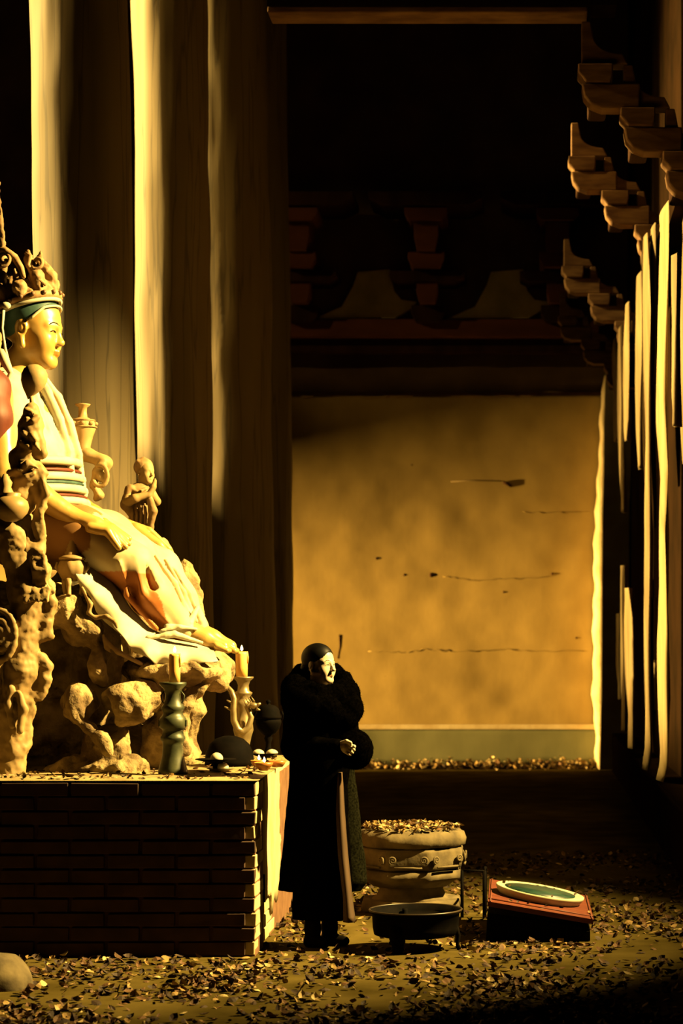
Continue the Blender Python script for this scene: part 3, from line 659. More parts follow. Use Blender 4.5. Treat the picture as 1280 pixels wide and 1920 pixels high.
pathS(s, [(222, 1192, -.43), (228, 1214, -.44), (236, 1222, -.44)], [3, 4, 3], .012)
s.build('hem_curl', M_clay, st, 1)
s = SDF(.0085)
pathS(s, [(300, 1196, -.38), (345, 1190, -.32), (390, 1205, -.24)], [5, 6, 4], .01)
pathS(s, [(330, 1175, -.28), (365, 1170, -.2), (372, 1140, -.05)], [7, 7, 5], .01)
pathS(s, [(318, 1185, -.31), (352, 1176, -.28), (378, 1180, -.2)], [4, 5, 4], .01)
s.build('ankle_folds', M_white, st, 1, [(.005, 14, (1, 1, 1))])
# carved halo edge behind the head
s = SDF(.012)
pathS(s, [(-36, 290, .35), (-30, 360, .35), (-24, 430, .35), (-20, 500, .35), (-26, 560, .35)], [4, 5, 6, 7, 7], .01)
pathS(s, [(-90, 270, .4), (-78, 420, .4), (-70, 700, .4)], [40, 40, 44], .05, .3)
o = s.build('halo', M_crown, st, 0, [(.014, 22, (1, 1, 1))])
# ------------------------------------------------------------------ rocky pedestal
s = SDF(.0145); pd = empty('rock_pedestal', P(230, 1440, 12.3), 'gnarled clay rock pedestal with hollows under the statue\'s knees and feet', 'pedestal')
def E(x, y, dy, rx, ry, rz=None, op='add', k=.035): s.el(S(x, y, dy), (rx*U, (rz or rx)*U, ry*U), k, None, op)
s.rc((-3.9, 12.85, 1.2), (-2.9, 12.9, 1.2), .45, .40, .1); s.rc((-3.6, 12.85, 1.6), (-2.75, 12.9, 1.7), .42, .32, .1)
E(155, 1150, -.42, 40, 30); E(185, 1182, -.36, 38, 34, 50); E(208, 1240, -.34, 24, 48, 40); E(175, 1315, -.42, 34, 36)
E(165, 1230, .28, 46, 120, 60); E(262, 1318, -.46, 46, 38, 40); E(292, 1300, -.30, 36, 30, 60); E(238, 1400, -.40, 34, 46); E(262, 1440, -.46, 46, 30)
E(205, 1400, -.35, 26, 40); E(200, 1440, -.36, 90, 26, 60); E(352, 1425, -.46, 16, 34)
E(385, 1252, -.08, 52, 26, 100); E(345, 1262, -.2, 46, 26, 90); E(300, 1258, -.1, 60, 24, 110); E(410, 1262, 0, 28, 30, 80); E(330, 1330, -.12, 28, 60, 40); E(310, 1390, -.1, 34, 60, 50)
pathS(s, [(392, 1280, -.2), (365, 1310, -.25), (350, 1350, -.25), (352, 1400, -.25)], [16, 12, 12, 16], .03)
pathS(s, [(205, 1360, -.52), (228, 1378, -.56), (240, 1400, -.56)], [7, 8, 8], .03)
pathS(s, [(168, 1300, -.5), (185, 1335, -.56), (205, 1362, -.56)], [16, 12, 8], .03)
E(262, 1425, .3, 90, 60, 110)
E(322, 1260, .42, 40, 220, 40)                                     # rear pinnacle carrying the small attendant
s.rc(P(270, 1010, 13.35)-Vector((0, 0, .10)), (-2.35, 13.25, 1.2), .10, .26, .05); s.rc(P(270, 1010, 13.35)-Vector((-.1, 0, .10)), P(250, 1010, 13.35)-Vector((0, 0, .10)), .09, .09, .05)
E(232, 1330, -.52, 22, 30, 40, 'sub'); E(300, 1378, -.42, 22, 30, 50, 'sub'); E(245, 1236, -.40, 24, 24, 50, 'sub'); E(195, 1388, -.62, 22, 26, 50, 'sub')
E(395, 1350, -.10, 28, 56, 60, 'sub'); E(300, 1440, -.52, 14, 22, 40, 'sub'); E(140, 1320, -.60, 22, 40, 50, 'sub'); E(128, 1210, -.62, 22, 40, 50, 'sub'); E(340, 1385, -.40, 10, 30, 60, 'sub')
V_, Q_ = s.mesh()
s.build('rock', M_rock, pd, 1, [(.030, -3.6, (1, 1, 1)), (.016, -8, (1, 1, .6)), (.005, 30, (1, 1, 1))])
# ------------------------------------------------------------------ carved column on the left
YC = 11.75; UC = YC/F
def C_(px, py, dy=0.): return P(px, py, YC)+Vector((0, dy, 0))
cc = empty('carved_column', P(25, 1458, YC), 'ornate clay column of scrolls, cloth and foliage at the left edge of the altar', 'column')
s = SDF(.0095)
pc = lambda pts, rs, k=.02, sy=1., op='add': s.path([C_(*p) for p in pts], [r*UC for r in rs], k, sy, op)
pc([(20, 1455), (22, 1400), (25, 1330), (40, 1250), (45, 1180), (50, 1110), (38, 1060), (25, 1000)], [28, 26, 30, 30, 30, 34, 26, 34], .04)
pc([(20, 1462), (20, 1425)], [29, 27], .01); pc([(-5, 1400), (30, 1404), (44, 1396)], [22, 20, 14]); pc([(0, 1378), (40, 1380)], [20, 17])
pc([(48, 1190), (62, 1260), (58, 1330), (50, 1375)], [14, 12, 11, 8])
pc([(70, 1150), (85, 1172), (78, 1190), (66, 1185)], [16, 14, 12, 8]); pc([(88, 1185), (96, 1190)], [10, 8])
pc([(75, 1235), (88, 1250), (86, 1275), (74, 1308)], [12, 11, 11, 7]); pc([(64, 1240), (66, 1275), (74, 1305)], [6, 6, 6])
pc([(60, 1100), (95, 1103)], [16, 12]); pc([(85, 1090), (98, 1130), (92, 1160)], [14, 12, 8])
s.build('shaft', M_clay, cc, 1, [(.009, 8, (1, 1, 1)), (.007, 24, (1, 1, 1))])
s = SDF(.0095)
for r0 in (34, 21, 9):
    pc([(8+r0*.85*math.cos(a), 1190+r0*1.35*math.sin(a), -.10) for a in np.linspace(-PI*.65, PI*.6, 14)], [6.5]*14, .008)
pc([(4, 1190, -.04), (5, 1200, -.04)], [24, 24])
pc([(8, 1240, -.08), (0, 1262, -.08), (6, 1290, -.08)], [7, 8, 5], .008)
pc([(30, 1290, -.1), (24, 1320, -.1), (30, 1360, -.1)], [7, 8, 6]); pc([(44, 1300, -.1), (52, 1330, -.1), (46, 1370, -.1)], [7, 8, 6])
s.build('scroll_relief', M_clay, cc, 1, [(.004, 22, (1, 1, 1))])
s = SDF(.0095)      # upper rock and drapery
pc([(40, 980, .02), (52, 1030, .0), (45, 1075, 0)], [24, 20, 24], .03); pc([(20, 990), (55, 990)], [24, 14])
pc([(66, 1045, -.02), (80, 1070, -.02), (75, 1095, -.02)], [14, 18, 16], .02)
for i in range(5): pc([(66+i*5, 1035, -.06), (70+i*6, 1070, -.09), (66+i*6, 1100, -.07)], [2.5, 3.5, 2.5], .006)
pc([(82, 1005, -.02), (72, 1030, -.02)], [8, 14])
pc([(70, 1110, -.03), (85, 1112, -.03), (100, 1108, -.02)], [12, 12, 8])
for i in range(6): pc([(52+i*9, 1108-abs(3-i)*2, -.08), (56+i*8, 1128, -.10)], [6, 4], .006)
s.build('foliage_capital', M_clay, cc, 1, [(.006, 14, (1, 1, 1)), (.006, 34, (1, 1, 1))])
s = SDF(.009)      # twisting cloud stem and attendant drapery
pc([(78, 1020, -.02), (70, 985, -.04), (82, 950, -.04), (74, 915, -.04), (88, 890, -.04), (80, 880, -.06), (68, 890, -.06)], [8, 8, 9, 8, 6, 5, 5], .012)
pc([(84, 1010, -.02), (80, 960, -.06), (92, 925, -.06), (84, 895, -.06)], [5, 6, 7, 5], .012)
pc([(40, 860, 0), (55, 890, 0), (40, 930, 0), (30, 960, 0)], [24, 30, 30, 26], .03)
pc([(25, 890, -.08), (45, 884, -.10), (62, 872, -.10), (78, 880, -.10)], [6, 7, 6, 4], .01)
pc([(35, 905, -.08), (55, 898, -.1), (72, 890, -.1)], [4, 5, 4], .01)
pc([(52, 848, -.02), (60, 800, -.02), (62, 770, -.02)], [20, 22, 15], .02)
pc([(80, 850, -.02), (74, 820, -.04)], [12, 12], .02)
for a0 in (0, 2.1, 4.2): pc([(62+12*math.cos(a0), 785+14*math.sin(a0), -.07), (64+7*math.cos(a0+.9), 785+9*math.sin(a0+.9), -.09)], [7, 5], .006)
for q in ((50, 812), (68, 820), (58, 838), (74, 838), (48, 832)): pc([(q[0], q[1], -.08), (q[0]+6, q[1]+8, -.08)], [6, 4], .006)
s.build('cloud_stem', M_clay, cc, 1, [(.005, 14, (1, 1, 1)), (.004, 30, (1, 1, 1))])
b = MB(); bud = [(.001, -.085), (.02, -.06), (.045, -.03), (.065, .005), (.072, .04), (.066, .075), (.045, .10), (.018, .112), (.001, .115)]
b.lathe(bud, C_(62, 722, -.02), 28, rot=Matrix.Rotation(.28, 3, 'Y')); b.tube([C_(60, 742, -.02), C_(62, 765, -.02)], .012, 8); b.build('lotus_bud', M_clay, cc, True)
# round pot on the column
b = MB(); b.lathe([(.03, -.075), (.06, -.06), (.088, -.03), (.098, .0), (.09, .035), (.065, .055), (.05, .062), (.055, .075), (.05, .08), (.001, .08)], C_(32, 955, -.14), 32)
tag(b.build('round_pot', mat('pot_clay', (.48,.30,.11), (.60,.40,.17), .45, 8), None, True), 'smooth round clay pot seated on the carved column at the left edge', 'pot')
b = MB(); b.lathe([(.04, 0), (.045, .02), (.03, .05), (.038, .075), (.022, .10), (.012, .12), (.001, .125)], C_(22, 934, -.14), 20)
tag(b.build('small_finial', M_clay, None, True), 'small knobbly clay finial on the round pot', 'finial')
# ------------------------------------------------------------------ scroll armrest with vase
ar = empty('scroll_armrest', P(165, 935, 12.95), 'clay armrest ledge ending in a carved scroll, behind the statue waist', 'armrest')
YA = 12.95; A_ = lambda px, py, dy=0.: P(px, py, YA)+Vector((0, dy, 0)); UA = YA/F
s = SDF(.009)
s.path([A_(120, 850), A_(165, 853), A_(195, 866), A_(196, 880)], [.040, .040, .040, .030], .02, 1.6)
s.path([A_(200, 868), A_(182, 885), A_(176, 910), A_(186, 928), A_(180, 935)], [.035, .026, .024, .026, .016], .015, 1.8)
for t in (0,): s.path([A_(192+14*math.cos(a), 893+20*math.sin(a), -.07) for a in np.linspace(-2, 2.6, 14)], [.014]*14, .008)
s.path([A_(192, 893, -.05), A_(193, 897, -.05)], [.03, .03], .01)
s.path([A_(60, 870, .05), A_(120, 850, .05)], [.06, .045], .02); s.path([A_(60, 870, .1), A_(60, 1050, .1)], [.08, .14], .02)
s.build('ledge', M_clay, ar, 1, [(.004, 12, (1, 1, 1))])
b = MB(); zv = A_(155, 848).z+.012
vp = [(.045, 0), (.050, .008), (.047, .03), (.062, .09), (.078, .135), (.080, .165), (.068, .185), (.045, .197), (.028, .205), (.024, .24), (.026, .265), (.044, .278), (.046, .285), (.030, .288), (.022, .28), (.001, .27)]
c0 = A_(155, 848); c0.z = zv-.005
vs = empty('vase', c0, 'slender clay bottle vase with a banded belly on the scroll armrest behind the statue', 'vase')
b.lathe(vp, c0, 36); b.build('vase_body', mat('vase_clay', (.55,.34,.13), (.70,.48,.22), .5, 10, bump=.004), vs, True)
b = MB()
for a in np.linspace(0, 2*PI, 10)[:-1]: b.ball(c0+Vector((.078*math.cos(a), .078*math.sin(a), .165)), (.016, .016, .014), 8)
for zz, rr in ((.145, .083), (.186, .071)): b.tube([c0+Vector((rr*math.cos(a), rr*math.sin(a), zz)) for a in np.linspace(0, 2*PI, 30)], .005, 6)
b.build('belly_relief', M_crown, vs, True)
# ------------------------------------------------------------------ praying attendant
YK = 13.35; K_ = lambda px, py, dy=0.: P(px, py, YK)+Vector((0, dy, 0)); UK = YK/F
at = empty('praying_figure', K_(268, 1010), 'small clay attendant figure standing with palms pressed together, before the bright pillar', 'statue')
s = SDF(.0055); KM = frame(K_(272, 908), math.radians(-38), 0)
head(s, KM, 48*UK, ear=.12)
kp = lambda pts, rs, k=.012, sy=1., op='add': s.path([K_(*p) for p in pts], [r*UK for r in rs], k, sy, op)
kp([(268, 900), (266, 918)], [9, 11]); kp([(262, 928), (264, 960)], [20, 16], .02, 1.2)
kp([(248, 922, -.06), (243, 945, -.10), (262, 938, -.16), (286, 930, -.14)], [10, 9, 8, 6]); kp([(280, 922, .05), (292, 940, .02), (288, 930, -.10)], [9, 8, 6])
kp([(286, 932, -.14), (294, 915, -.14), (298, 902, -.14)], [5.5, 4.5, 2.5], .006); kp([(287, 934, -.12), (295, 916, -.12), (298, 904, -.12)], [5, 4.5, 2.5], .006)
s.build('body', M_clay, at, 1, None)
s = SDF(.0055)
kp([(262, 926), (262, 955), (262, 985), (266, 1015)], [22, 20, 20, 21], .02, 1.15)
kp([(248, 920, -.06), (242, 948, -.09), (248, 965, -.08)], [11, 11, 6])
kp([(288, 938, -.13), (292, 960, -.10), (286, 990, -.08), (284, 1010, -.06)], [6, 8, 6, 4])
for x in (250, 258, 266, 274): kp([(x, 935, -.08), (x+4, 965, -.09), (x+2, 1005, -.09)], [1.5, 3, 2.5], .005)
kp([(246, 915, -.07), (262, 926, -.10), (276, 918, -.07)], [3, 4, 3], .006)
s.build('robe', mat('attendant_robe', (.34,.20,.08), (.52,.33,.14), .7, 9, bump=.005), at, 1, [(.003, 22, (1, 1, 1))])
s = SDF(.0055); Wk = lambda x, y, z: KM @ Vector((x*44*UK, y*44*UK, z*44*UK)); hk = 44*UK
s.el(Wk(-.11, 0, .74), (.44*hk, .40*hk, .40*hk), .006, KM.to_3x3().to_4x4())
s.el(Wk(.34, 0, .45), (.40*hk, .46*hk, .42*hk), .006, KM.to_3x3().to_4x4(), 'sub')
for yy in (-.3, 0, .3): s.el(Wk(-.12, yy, 1.08-.4*abs(yy)), (.10*hk, .10*hk, .09*hk), .012)
s.build('hair', M_crown, at, 1)
# ================================================================== altar offerings
def at_altar(px, Y): v = P(px, 0, Y); v.z = AZ+.012; return v
def candle(loc, h, r, label):
    t = empty('candle', loc, label, 'candle', 'lit orange wax candles')
    b = MB(); pr = [(r*.98, 0), (r, h*.4), (r*1.03, h*.9), (r*.95, h), (r*.6, h-.012), (.001, h-.014)]
    b.lathe(pr, loc, 24); b.tube([loc+Vector((r*.9, -.01, h)), loc+Vector((r*1.02, -.012, h*.8)), loc+Vector((r*1.03, -.012, h*.55))], [.006, .007, .004], 8); wx = b.build('wax', M_wax, t, True)
    MB().tube([loc+Vector((0, 0, h-.015)), loc+Vector((.001, 0, h+.008))], .0018, 6).build('wick', M_black, wx, True)
    MB().lathe([(.001, 0), (.006, .005), (.0085, .013), (.006, .024), (.001, .036)], loc+Vector((0, 0, h+.004)), 14).build('flame', M_flame, t, True)
    point('candle_glow', loc+Vector((0, 0, h+.03)), 2.4, (1, .45, .12), .012)
Yl = 11.66; cl = at_altar(324, Yl); ul = Yl/F
zt = lambda py: (1455-py)*ul
prof = [(27,1455),(28,1450),(26,1444),(24,1436),(22,1428),(20,1420),(19,1400),(20,1394),(23,1391),(23,1386),(20,1382),(19,1374),(21,1371),(25,1368),(25,1352),(22,1348),(19,1344),(18,1340),(20,1336),(22,1330),(19,1326),(15,1316),(14,1306),(17,1296),(25,1288),(25,1283),(22,1283),(16,1287),(1,1287)]
cs = empty('candlestick', cl, 'tall dark green flared candlestick at the front of the altar', 'candlestick')
MB().lathe([(r*ul, zt(y)) for r, y in prof], cl, 40).build('stem', M_bronze, cs, True)
for sx in (-1, 1):
    MB().tube([cl+Vector((sx*x*ul, -.01, zt(y))) for x, y in ((16, 1300), (22, 1308), (20, 1318), (15, 1326))], .004, 8).build('handle', M_bronze, cs, True)
    MB().box(tuple(cl+Vector((sx*22*ul-.012, -.02, zt(1366)))), tuple(cl+Vector((sx*22*ul+.012, .02, zt(1354))))).build('lug', M_bronze, cs, False)
candle(cl+Vector((0.01, 0, zt(1284)-.003)), .163, .0305, 'orange candle burning on the tall dark candlestick, left of the two')
# right candlestick with a dragon
Yr = 13.25; cr_ = at_altar(456, Yr); ur = Yr/F; zr = lambda py: AZ+.012-cr_.z+(P(0, py, Yr).z-P(0, 1426, Yr).z)
cs = empty('dragon_candlestick', cr_, 'bronze candlestick wound by a coiling dragon at the far right of the altar', 'candlestick')
prof = [(22,1426),(23,1420),(16,1412),(12,1400),(15,1385),(19,1372),(17,1356),(12,1345),(13,1335),(17,1325),(16,1318),(11,1312),(16,1305),(17,1302),(11,1298),(10,1288),(13,1280),(19,1275),(19,1272),(14,1272),(12,1276),(1,1276)]
MB().lathe([(r*ur, zr(y)) for r, y in prof], cr_, 36).build('stem', M_brass, cs, True)
D_ = lambda px, py, dy=0.: P(px, py, Yr)+Vector((0, dy, 0))
b = MB(); dp = [(414,1252,-.02),(420,1272,-.05),(428,1286,-.07),(438,1296,-.09),(443,1310,-.10),(442,1330,-.11),(443,1350,-.11),(450,1366,-.11),(460,1372,-.10),(470,1362,-.09),(474,1344,-.08),(470,1332,-.08),(466,1326,-.08),(474,1320,-.09)]
b.tube([D_(*p) for p in dp], [.008,.012,.014,.016,.018,.019,.020,.022,.022,.020,.018,.017,.018,.016], 12)
b.build('dragon_body', M_brass, cs, True)
b = MB(); b.ball(D_(478, 1322, -.09), (.030, .022, .020), 14); b.tube([D_(484, 1322, -.09), D_(492, 1318, -.09)], [.014, .006], 8); b.tube([D_(484, 1328, -.09), D_(491, 1331, -.09)], [.010, .004], 8)
for q in ((470, 1314), (474, 1311), (466, 1318), (480, 1311)): b.tube([D_(q[0], q[1]+4, -.09), D_(q[0]-6, q[1]-6, -.09)], [.007, .002], 6)
b.build('dragon_head', M_brass, cs, True)
b = MB()
for i in range(11):
    p = D_(*dp[min(i//2, 4)]) .lerp(D_(*dp[min(i//2, 4)+1]), (i % 2)*.5); b.tube([p, p+Vector((-.03, 0, -.012+.004*i))], [.007, .001], 6)
for q in ((436, 1318), (432, 1330)): b.tube([D_(q[0]+6, q[1], -.1), D_(q[0]-6, q[1]-6, -.12)], [.010, .004], 6)
b.build('spines', M_brass, cs, True)
candle(cr_+Vector((-.01, 0, zr(1274))), .162, .037, 'orange candle burning beside the dragon candlestick, right of the two')
# lidded censer
Yn = 13.45; cn = at_altar(503, Yn); un = Yn/F; zn = lambda py: (1420-py)*un
ce = empty('lidded_censer', cn, 'black lidded incense burner on a stem beside the dragon candlestick', 'censer')
MB().lathe([(r*un, zn(y)) for r, y in ((16,1420),(16,1417),(8,1412),(5,1400),(5,1392),(8,1385),(6,1380),(14,1374),(21,1366),(24,1356),(24,1348))], cn, 36).build('bowl', M_black, ce, True)
MB().lathe([(r*un, zn(y)) for r, y in ((25,1348),(25,1344),(22,1338),(20,1330),(14,1324),(8,1322),(3,1321),(4,1318),(5,1315),(1,1312))], cn, 36).build('lid', M_black, ce, True)
for sx in (-1, 1): MB().tube([cn+Vector((sx*24*un, 0, zn(1350))), cn+Vector((sx*28*un, 0, zn(1343))), cn+Vector((sx*25*un, 0, zn(1334)))], .006, 8).build('handle', M_black, ce, True)
# dark dome
Yd = 12.5; cd = at_altar(430, Yd); ud = Yd/F
b = MB(); b.lathe([(r*ud, z*ud) for r, z in ((46,0),(46,8),(44,24),(37,40),(26,50),(12,55),(1,56))], cd, 40)
tag(b.build('upturned_bowl', M_black, None, True), 'large plain black upturned bowl lying between the two candlesticks', 'bowl')
# footed dish with bun
def dish(px, Y, py_rim, r_px, label, m=M_black, foot=True, depth=.02):
    c = at_altar(px, Y); u = Y/F; z = P(0, py_rim, Y).z-c.z; t = empty('offering_dish', c, label, 'dish', 'offering dishes on the altar')
    pr = [(12*u, 0), (12*u, .004), (5*u, .012), (5*u, z-.025), (12*u, z-.018), (r_px*u, z), (r_px*u, z+.004), (11*u, z-.010), (.001, z-.012)]
    MB().lathe(pr, c, 40).build('dish_body', m, t, True); return c+Vector((0, 0, z-.01))
def bun(c, r, label, grp='white buns offered on the altar', sq=.8):
    b = MB(); b.lathe([(r*.6, 0), (r*.95, r*.25*sq), (r, r*.6*sq), (r*.88, r*1.1*sq), (r*.55, r*1.5*sq), (r*.2, r*1.68*sq), (.001, r*1.7*sq)], c, 24)
    return tag(b.build('steamed_bun', M_bun, None, True), label, 'bun', grp)
d1 = dish(404, 11.95, 1424, 38, 'thin black footed dish at the front of the altar'); bun(d1+Vector((.006, 0, .0)), .036, 'white bun alone on the front footed dish')
c = at_altar(414, 11.93); MB_ = MB(); MB_.lathe([(.035, 0), (.06, .006), (.08, .016), (.082, .018), (.055, .009), (.001, .006)], c, 32); tag(MB_.build('saucer', mat('saucer_glaze', (.4,.32,.16), (.5,.42,.22), .4), None, True), 'small pale saucer on the altar edge beneath the footed dish', 'saucer')
bun(c+Vector((0.012, 0, .006)), .032, 'white bun sitting in the small saucer below the footed dish')
d2 = dish(495, 12.9, 1413, 27, 'low black dish with two buns at the altar corner')
bun(d2+Vector((-.035, 0, 0)), .036, 'left white bun on the low dish at the altar corner', sq=.6); bun(d2+Vector((.048, 0, 0)), .036, 'right white bun on the low dish at the altar corner', sq=.6)
# oil lamps near the corner
def oil_lamp(px, Y, r, label):
    c = at_altar(px, Y); t = empty('oil_lamp', c, label, 'oil lamp', 'small oil lamps at the altar corner')
    MB().lathe([(r*.45, 0), (r*.5, .006), (r*.85, .025), (r, .045), (r*.97, .045), (r*.8, .03), (.001, .026)], c, 28).build('lamp_bowl', mat('amber_bowl', (.45,.16,.03), (.6,.25,.05), .35), t, True)
    MB().tube([c+Vector((0, 0, .026)), c+Vector((.004, 0, .05))], .002, 6).build('wick', M_black, t, True)
    MB().lathe([(.001, 0), (.006, .004), (.008, .011), (.005, .02), (.001, .03)], c+Vector((.004, 0, .046)), 14).build('flame', M_flame, t, True)
    point('lamp_glow', c+Vector((.004, 0, .075)), 1.8, (1, .42, .1), .012)
oil_lamp(494, 11.98, .055, 'lit amber oil lamp nearest the altar corner'); oil_lamp(484, 12.22, .045, 'lit amber oil lamp just behind the nearest one')
b = MB(); c = at_altar(520, 12.35); b.lathe([(.03, 0), (.045, .02), (.05, .035), (.046, .035), (.001, .02)], c, 24)
tag(b.build('amber_cup', MATS['amber_bowl'], None, True), 'unlit amber cup at the right edge of the altar top', 'cup')
# tripod censer on the rocks
Yj = 11.95; J_ = P(135, 1113, Yj); uj = Yj/F
jc = empty('tripod_censer', J_, 'small pale tripod censer with a stepped pagoda lid on the rock pedestal', 'censer')
zj = lambda y: (1113-y)*uj
MB().lathe([(r*uj, zj(y)) for r, y in ((8,1090),(20,1084),(26,1072),(27,1062),(23,1053),(20,1050))], J_, 36, wav=.03).build('bowl', M_clay, jc, True)
MB().lathe([(r*uj, zj(y)) for r, y in ((24,1050),(25,1046),(20,1043),(13,1040),(14,1036),(10,1033),(11,1029),(8,1026),(9,1022),(6,1019),(6,1015),(4,1012),(4,1009),(1,1007))], J_, 32).build('lid', M_clay, jc, True)
for a in (0.5, 2.6, 4.6):
    d = Vector((math.cos(a), math.sin(a), 0)); MB().tube([J_+d*17*uj+Vector((0, 0, zj(1086))), J_+d*20*uj+Vector((0, 0, zj(1098))), J_+d*17*uj, J_+d*19*uj+Vector((0, 0, -.01))], [.020, .014, .012, .015], 12).build('leg', M_clay, jc, True)
for sx in (-1, 1): MB().tube([J_+Vector((sx*23*uj, 0, zj(1072))), J_+Vector((sx*30*uj, 0, zj(1064))), J_+Vector((sx*27*uj, 0, zj(1054)))], [.012, .011, .008], 10).build('handle', M_clay, jc, True)
# ================================================================== woman
YP = 11.66; UP = YP/F; W_ = lambda px, py, dy=0.: P(px, py, YP)+Vector((0, dy, 0))
wm = empty('person', (W_(600, 0).x, YP, 0), 'woman in a long black fur-collared coat standing beside the altar, gazing right', 'person')
WM = frame(W_(602, 1283.5), math.radians(-33), math.radians(4)); WH = .222
s = SDF(.0042); head(s, WM, WH, ear=.11)
wp = lambda pts, rs, k=.02, sy=1., op='add': s.path([W_(*p) for p in pts], [r*UP for r in rs], k, sy, op)
wp([(597, 1275), (596, 1305)], [17, 19]); wp([(597, 1330, 0), (600, 1400, 0), (600, 1470, 0)], [42, 34, 44], .04, .8)
wp([(560, 1325, -.05), (564, 1400, -.16), (648, 1396, -.30)], [19, 15, 9]); wp([(634, 1325, .05), (655, 1400, .06), (668, 1398, -.10)], [19, 14, 9])
wp([(586, 1480, -.02), (588, 1620, -.02), (588, 1765, -.02)], [26, 14, 8]); wp([(616, 1480, .04), (616, 1620, .04), (618, 1765, .04)], [26, 14, 8])
# right hand: palm, four fingers curled over the hat, thumb
wp([(646, 1395, -.315), (658, 1396, -.325)], [9, 10], .008)
fg = [((656, 1388), (667, 1390), (674, 1395)), ((657, 1393), (669, 1396), (674, 1401)), ((656, 1398), (667, 1402), (671, 1406)), ((655, 1403), (663, 1407), (667, 1410))]
for i, (a, c, d) in enumerate(fg): wp([(a[0], a[1], -.33), (c[0], c[1], -.35), (d[0], d[1], -.335)], [3.2, 3.0, 2.4], .003)
wp([(650, 1388, -.33), (660, 1384, -.35), (668, 1387, -.355)], [3.6, 3.2, 2.7], .004)
wh = headcols(WM, WH, (1, 1, 1), (1, 1, 1), (.85, .55, .42), (1, 1, 1)); wb = s.build('body', M_skin, wm, 1, None, wh); face_lines(wb, WM, WH, wb, M_hair, .0017)
MB().ball(W_(674, 1394, -.362), .010, 12).build('ring', M_bun, wm, True)
s = SDF(.005); Wh_ = lambda x, y, z: WM @ Vector((x*WH, y*WH, z*WH)); Rw = WM.to_3x3().to_4x4()
s.el(Wh_(-.08, 0, .665), (.425*WH, .35*WH, .365*WH), .005, Rw)
s.el(Wh_(.44, 0, .36), (.36*WH, .29*WH, .43*WH), .006, Rw, 'sub'); s.el(Wh_(.26, -.34, .16), (.36*WH, .14*WH, .25*WH), .01, Rw, 'sub'); s.el(Wh_(.26, .34, .16), (.36*WH, .14*WH, .25*WH), .01, Rw, 'sub')
s.el(Wh_(-.0, 0, .10), (.5*WH, .5*WH, .22*WH), .01, Rw, 'sub')
s.el(Wh_(-.42, 0, .40), (.15*WH, .2*WH, .17*WH), .02, Rw)
s.build('hair', M_hair, wm, 1)
# coat as a loft with hem thickness
def loft(rows, dyc, k, n=56, parent=None, name='coat', m=None, thick=.02, folds=0., cyc=0., rad_pow=2.2):
    V = []; R = []
    ys = np.linspace(rows[0][0], rows[-1][0], 90)
    for y in ys:
        l = np.interp(y, [r[0] for r in rows], [r[1] for r in rows]); r_ = np.interp(y, [r[0] for r in rows], [r[2] for r in rows])
        R.append(((l+r_)/2, (r_-l)/2, y))
    for inner in (0, 1):
        for cx, hw, y in R:
            c = W_(cx, y, dyc); rx = hw*UP-thick*inner; t = (y-rows[0][0])/(rows[-1][0]-rows[0][0])
            for q in range(n):
                a = 2*PI*q/n; f = 1-folds*t*(.5+.5*math.cos(9*a+2*math.sin(3*a))); ca, sa = math.cos(a), math.sin(a)
                V.append((c.x+rx*ca*(1-(1-f)*abs(sa)), c.y+rx*k*sa*f, c.z))
    m_ = len(R); Fs = []
    for inner in (0, 1):
        o = inner*m_*n
        for j in range(m_-1):
            for q in range(n):
                f = (o+j*n+q, o+j*n+(q+1) % n, o+(j+1)*n+(q+1) % n, o+(j+1)*n+q); Fs.append(f if inner else f[::-1])
    Fs += [((m_-1)*n+q, (m_-1)*n+(q+1) % n, m_*n+(m_-1)*n+(q+1) % n, m_*n+(m_-1)*n+q)[::-1] for q in range(n)]
    Fs += [(q, (q+1) % n, m_*n+(q+1) % n, m_*n+q) for q in range(n)]
    V = np.array(V); V += .003*np.stack([fbm(V, 14, 2, i) for i in range(3)], 1)
    return mk(name, V, np.array(Fs), m, parent)
loft([(1300,566,634),(1345,546,664),(1380,541,664),(1420,544,658),(1470,541,652),(1550,534,655),(1620,527,660),(1655,522,662),(1668,521,660)], 0, .82, parent=wm, name='coat', m=M_coat, folds=.08)
loft([(1400,570,662),(1450,572,664),(1500,580,670),(1560,590,676),(1620,598,683),(1655,604,687),(1672,610,676)], .05, .6, parent=wm, name='coat_front_panel', m=M_tweed, folds=.05)
loft([(1430,560,640),(1560,552,648),(1660,548,656),(1722,548,664)], 0, .7, parent=wm, name='dress', m=M_coat, folds=.1)
b = MB()
V = []; Fs = []
rows = [(1446,637,644),(1520,634,648),(1600,638,654),(1680,648,662),(1722,648,668)]; ys = np.linspace(1446, 1722, 30)
for y in ys:
    l = np.interp(y, [r[0] for r in rows], [r[1] for r in rows]); r_ = np.interp(y, [r[0] for r in rows], [r[2] for r in rows]); t = (y-1446)/276
    dy = -.165-.03*t
    V += [W_(l, y, dy+.03), W_((l+r_)/2, y, dy), W_(r_, y, dy+.02), W_(r_, y, dy+.14), W_(l, y, dy+.14)]
Fs = [(j*5+q, (j+1)*5+q, (j+1)*5+(q+1) % 5, j*5+(q+1) % 5) for j in range(29) for q in range(5)]+[(0, 1, 2, 3, 4), tuple(29*5+q for q in (4, 3, 2, 1, 0))]
mk('coat_lining', V, Fs, M_lining, wm, True)['label'] = 'brown lining strip at coat opening'
# sleeves
s = SDF(.007)
wp([(560, 1322, -.04), (560, 1400, -.15), (600, 1402, -.225), (642, 1398, -.30)], [26, 25, 23, 17], .03); wp([(640, 1322, .04), (656, 1392, .04), (662, 1400, -.06)], [24, 20, 16], .03)
s.build('sleeves', M_coat, wm, 1, [(.003, 30, (1, 1, 1))])
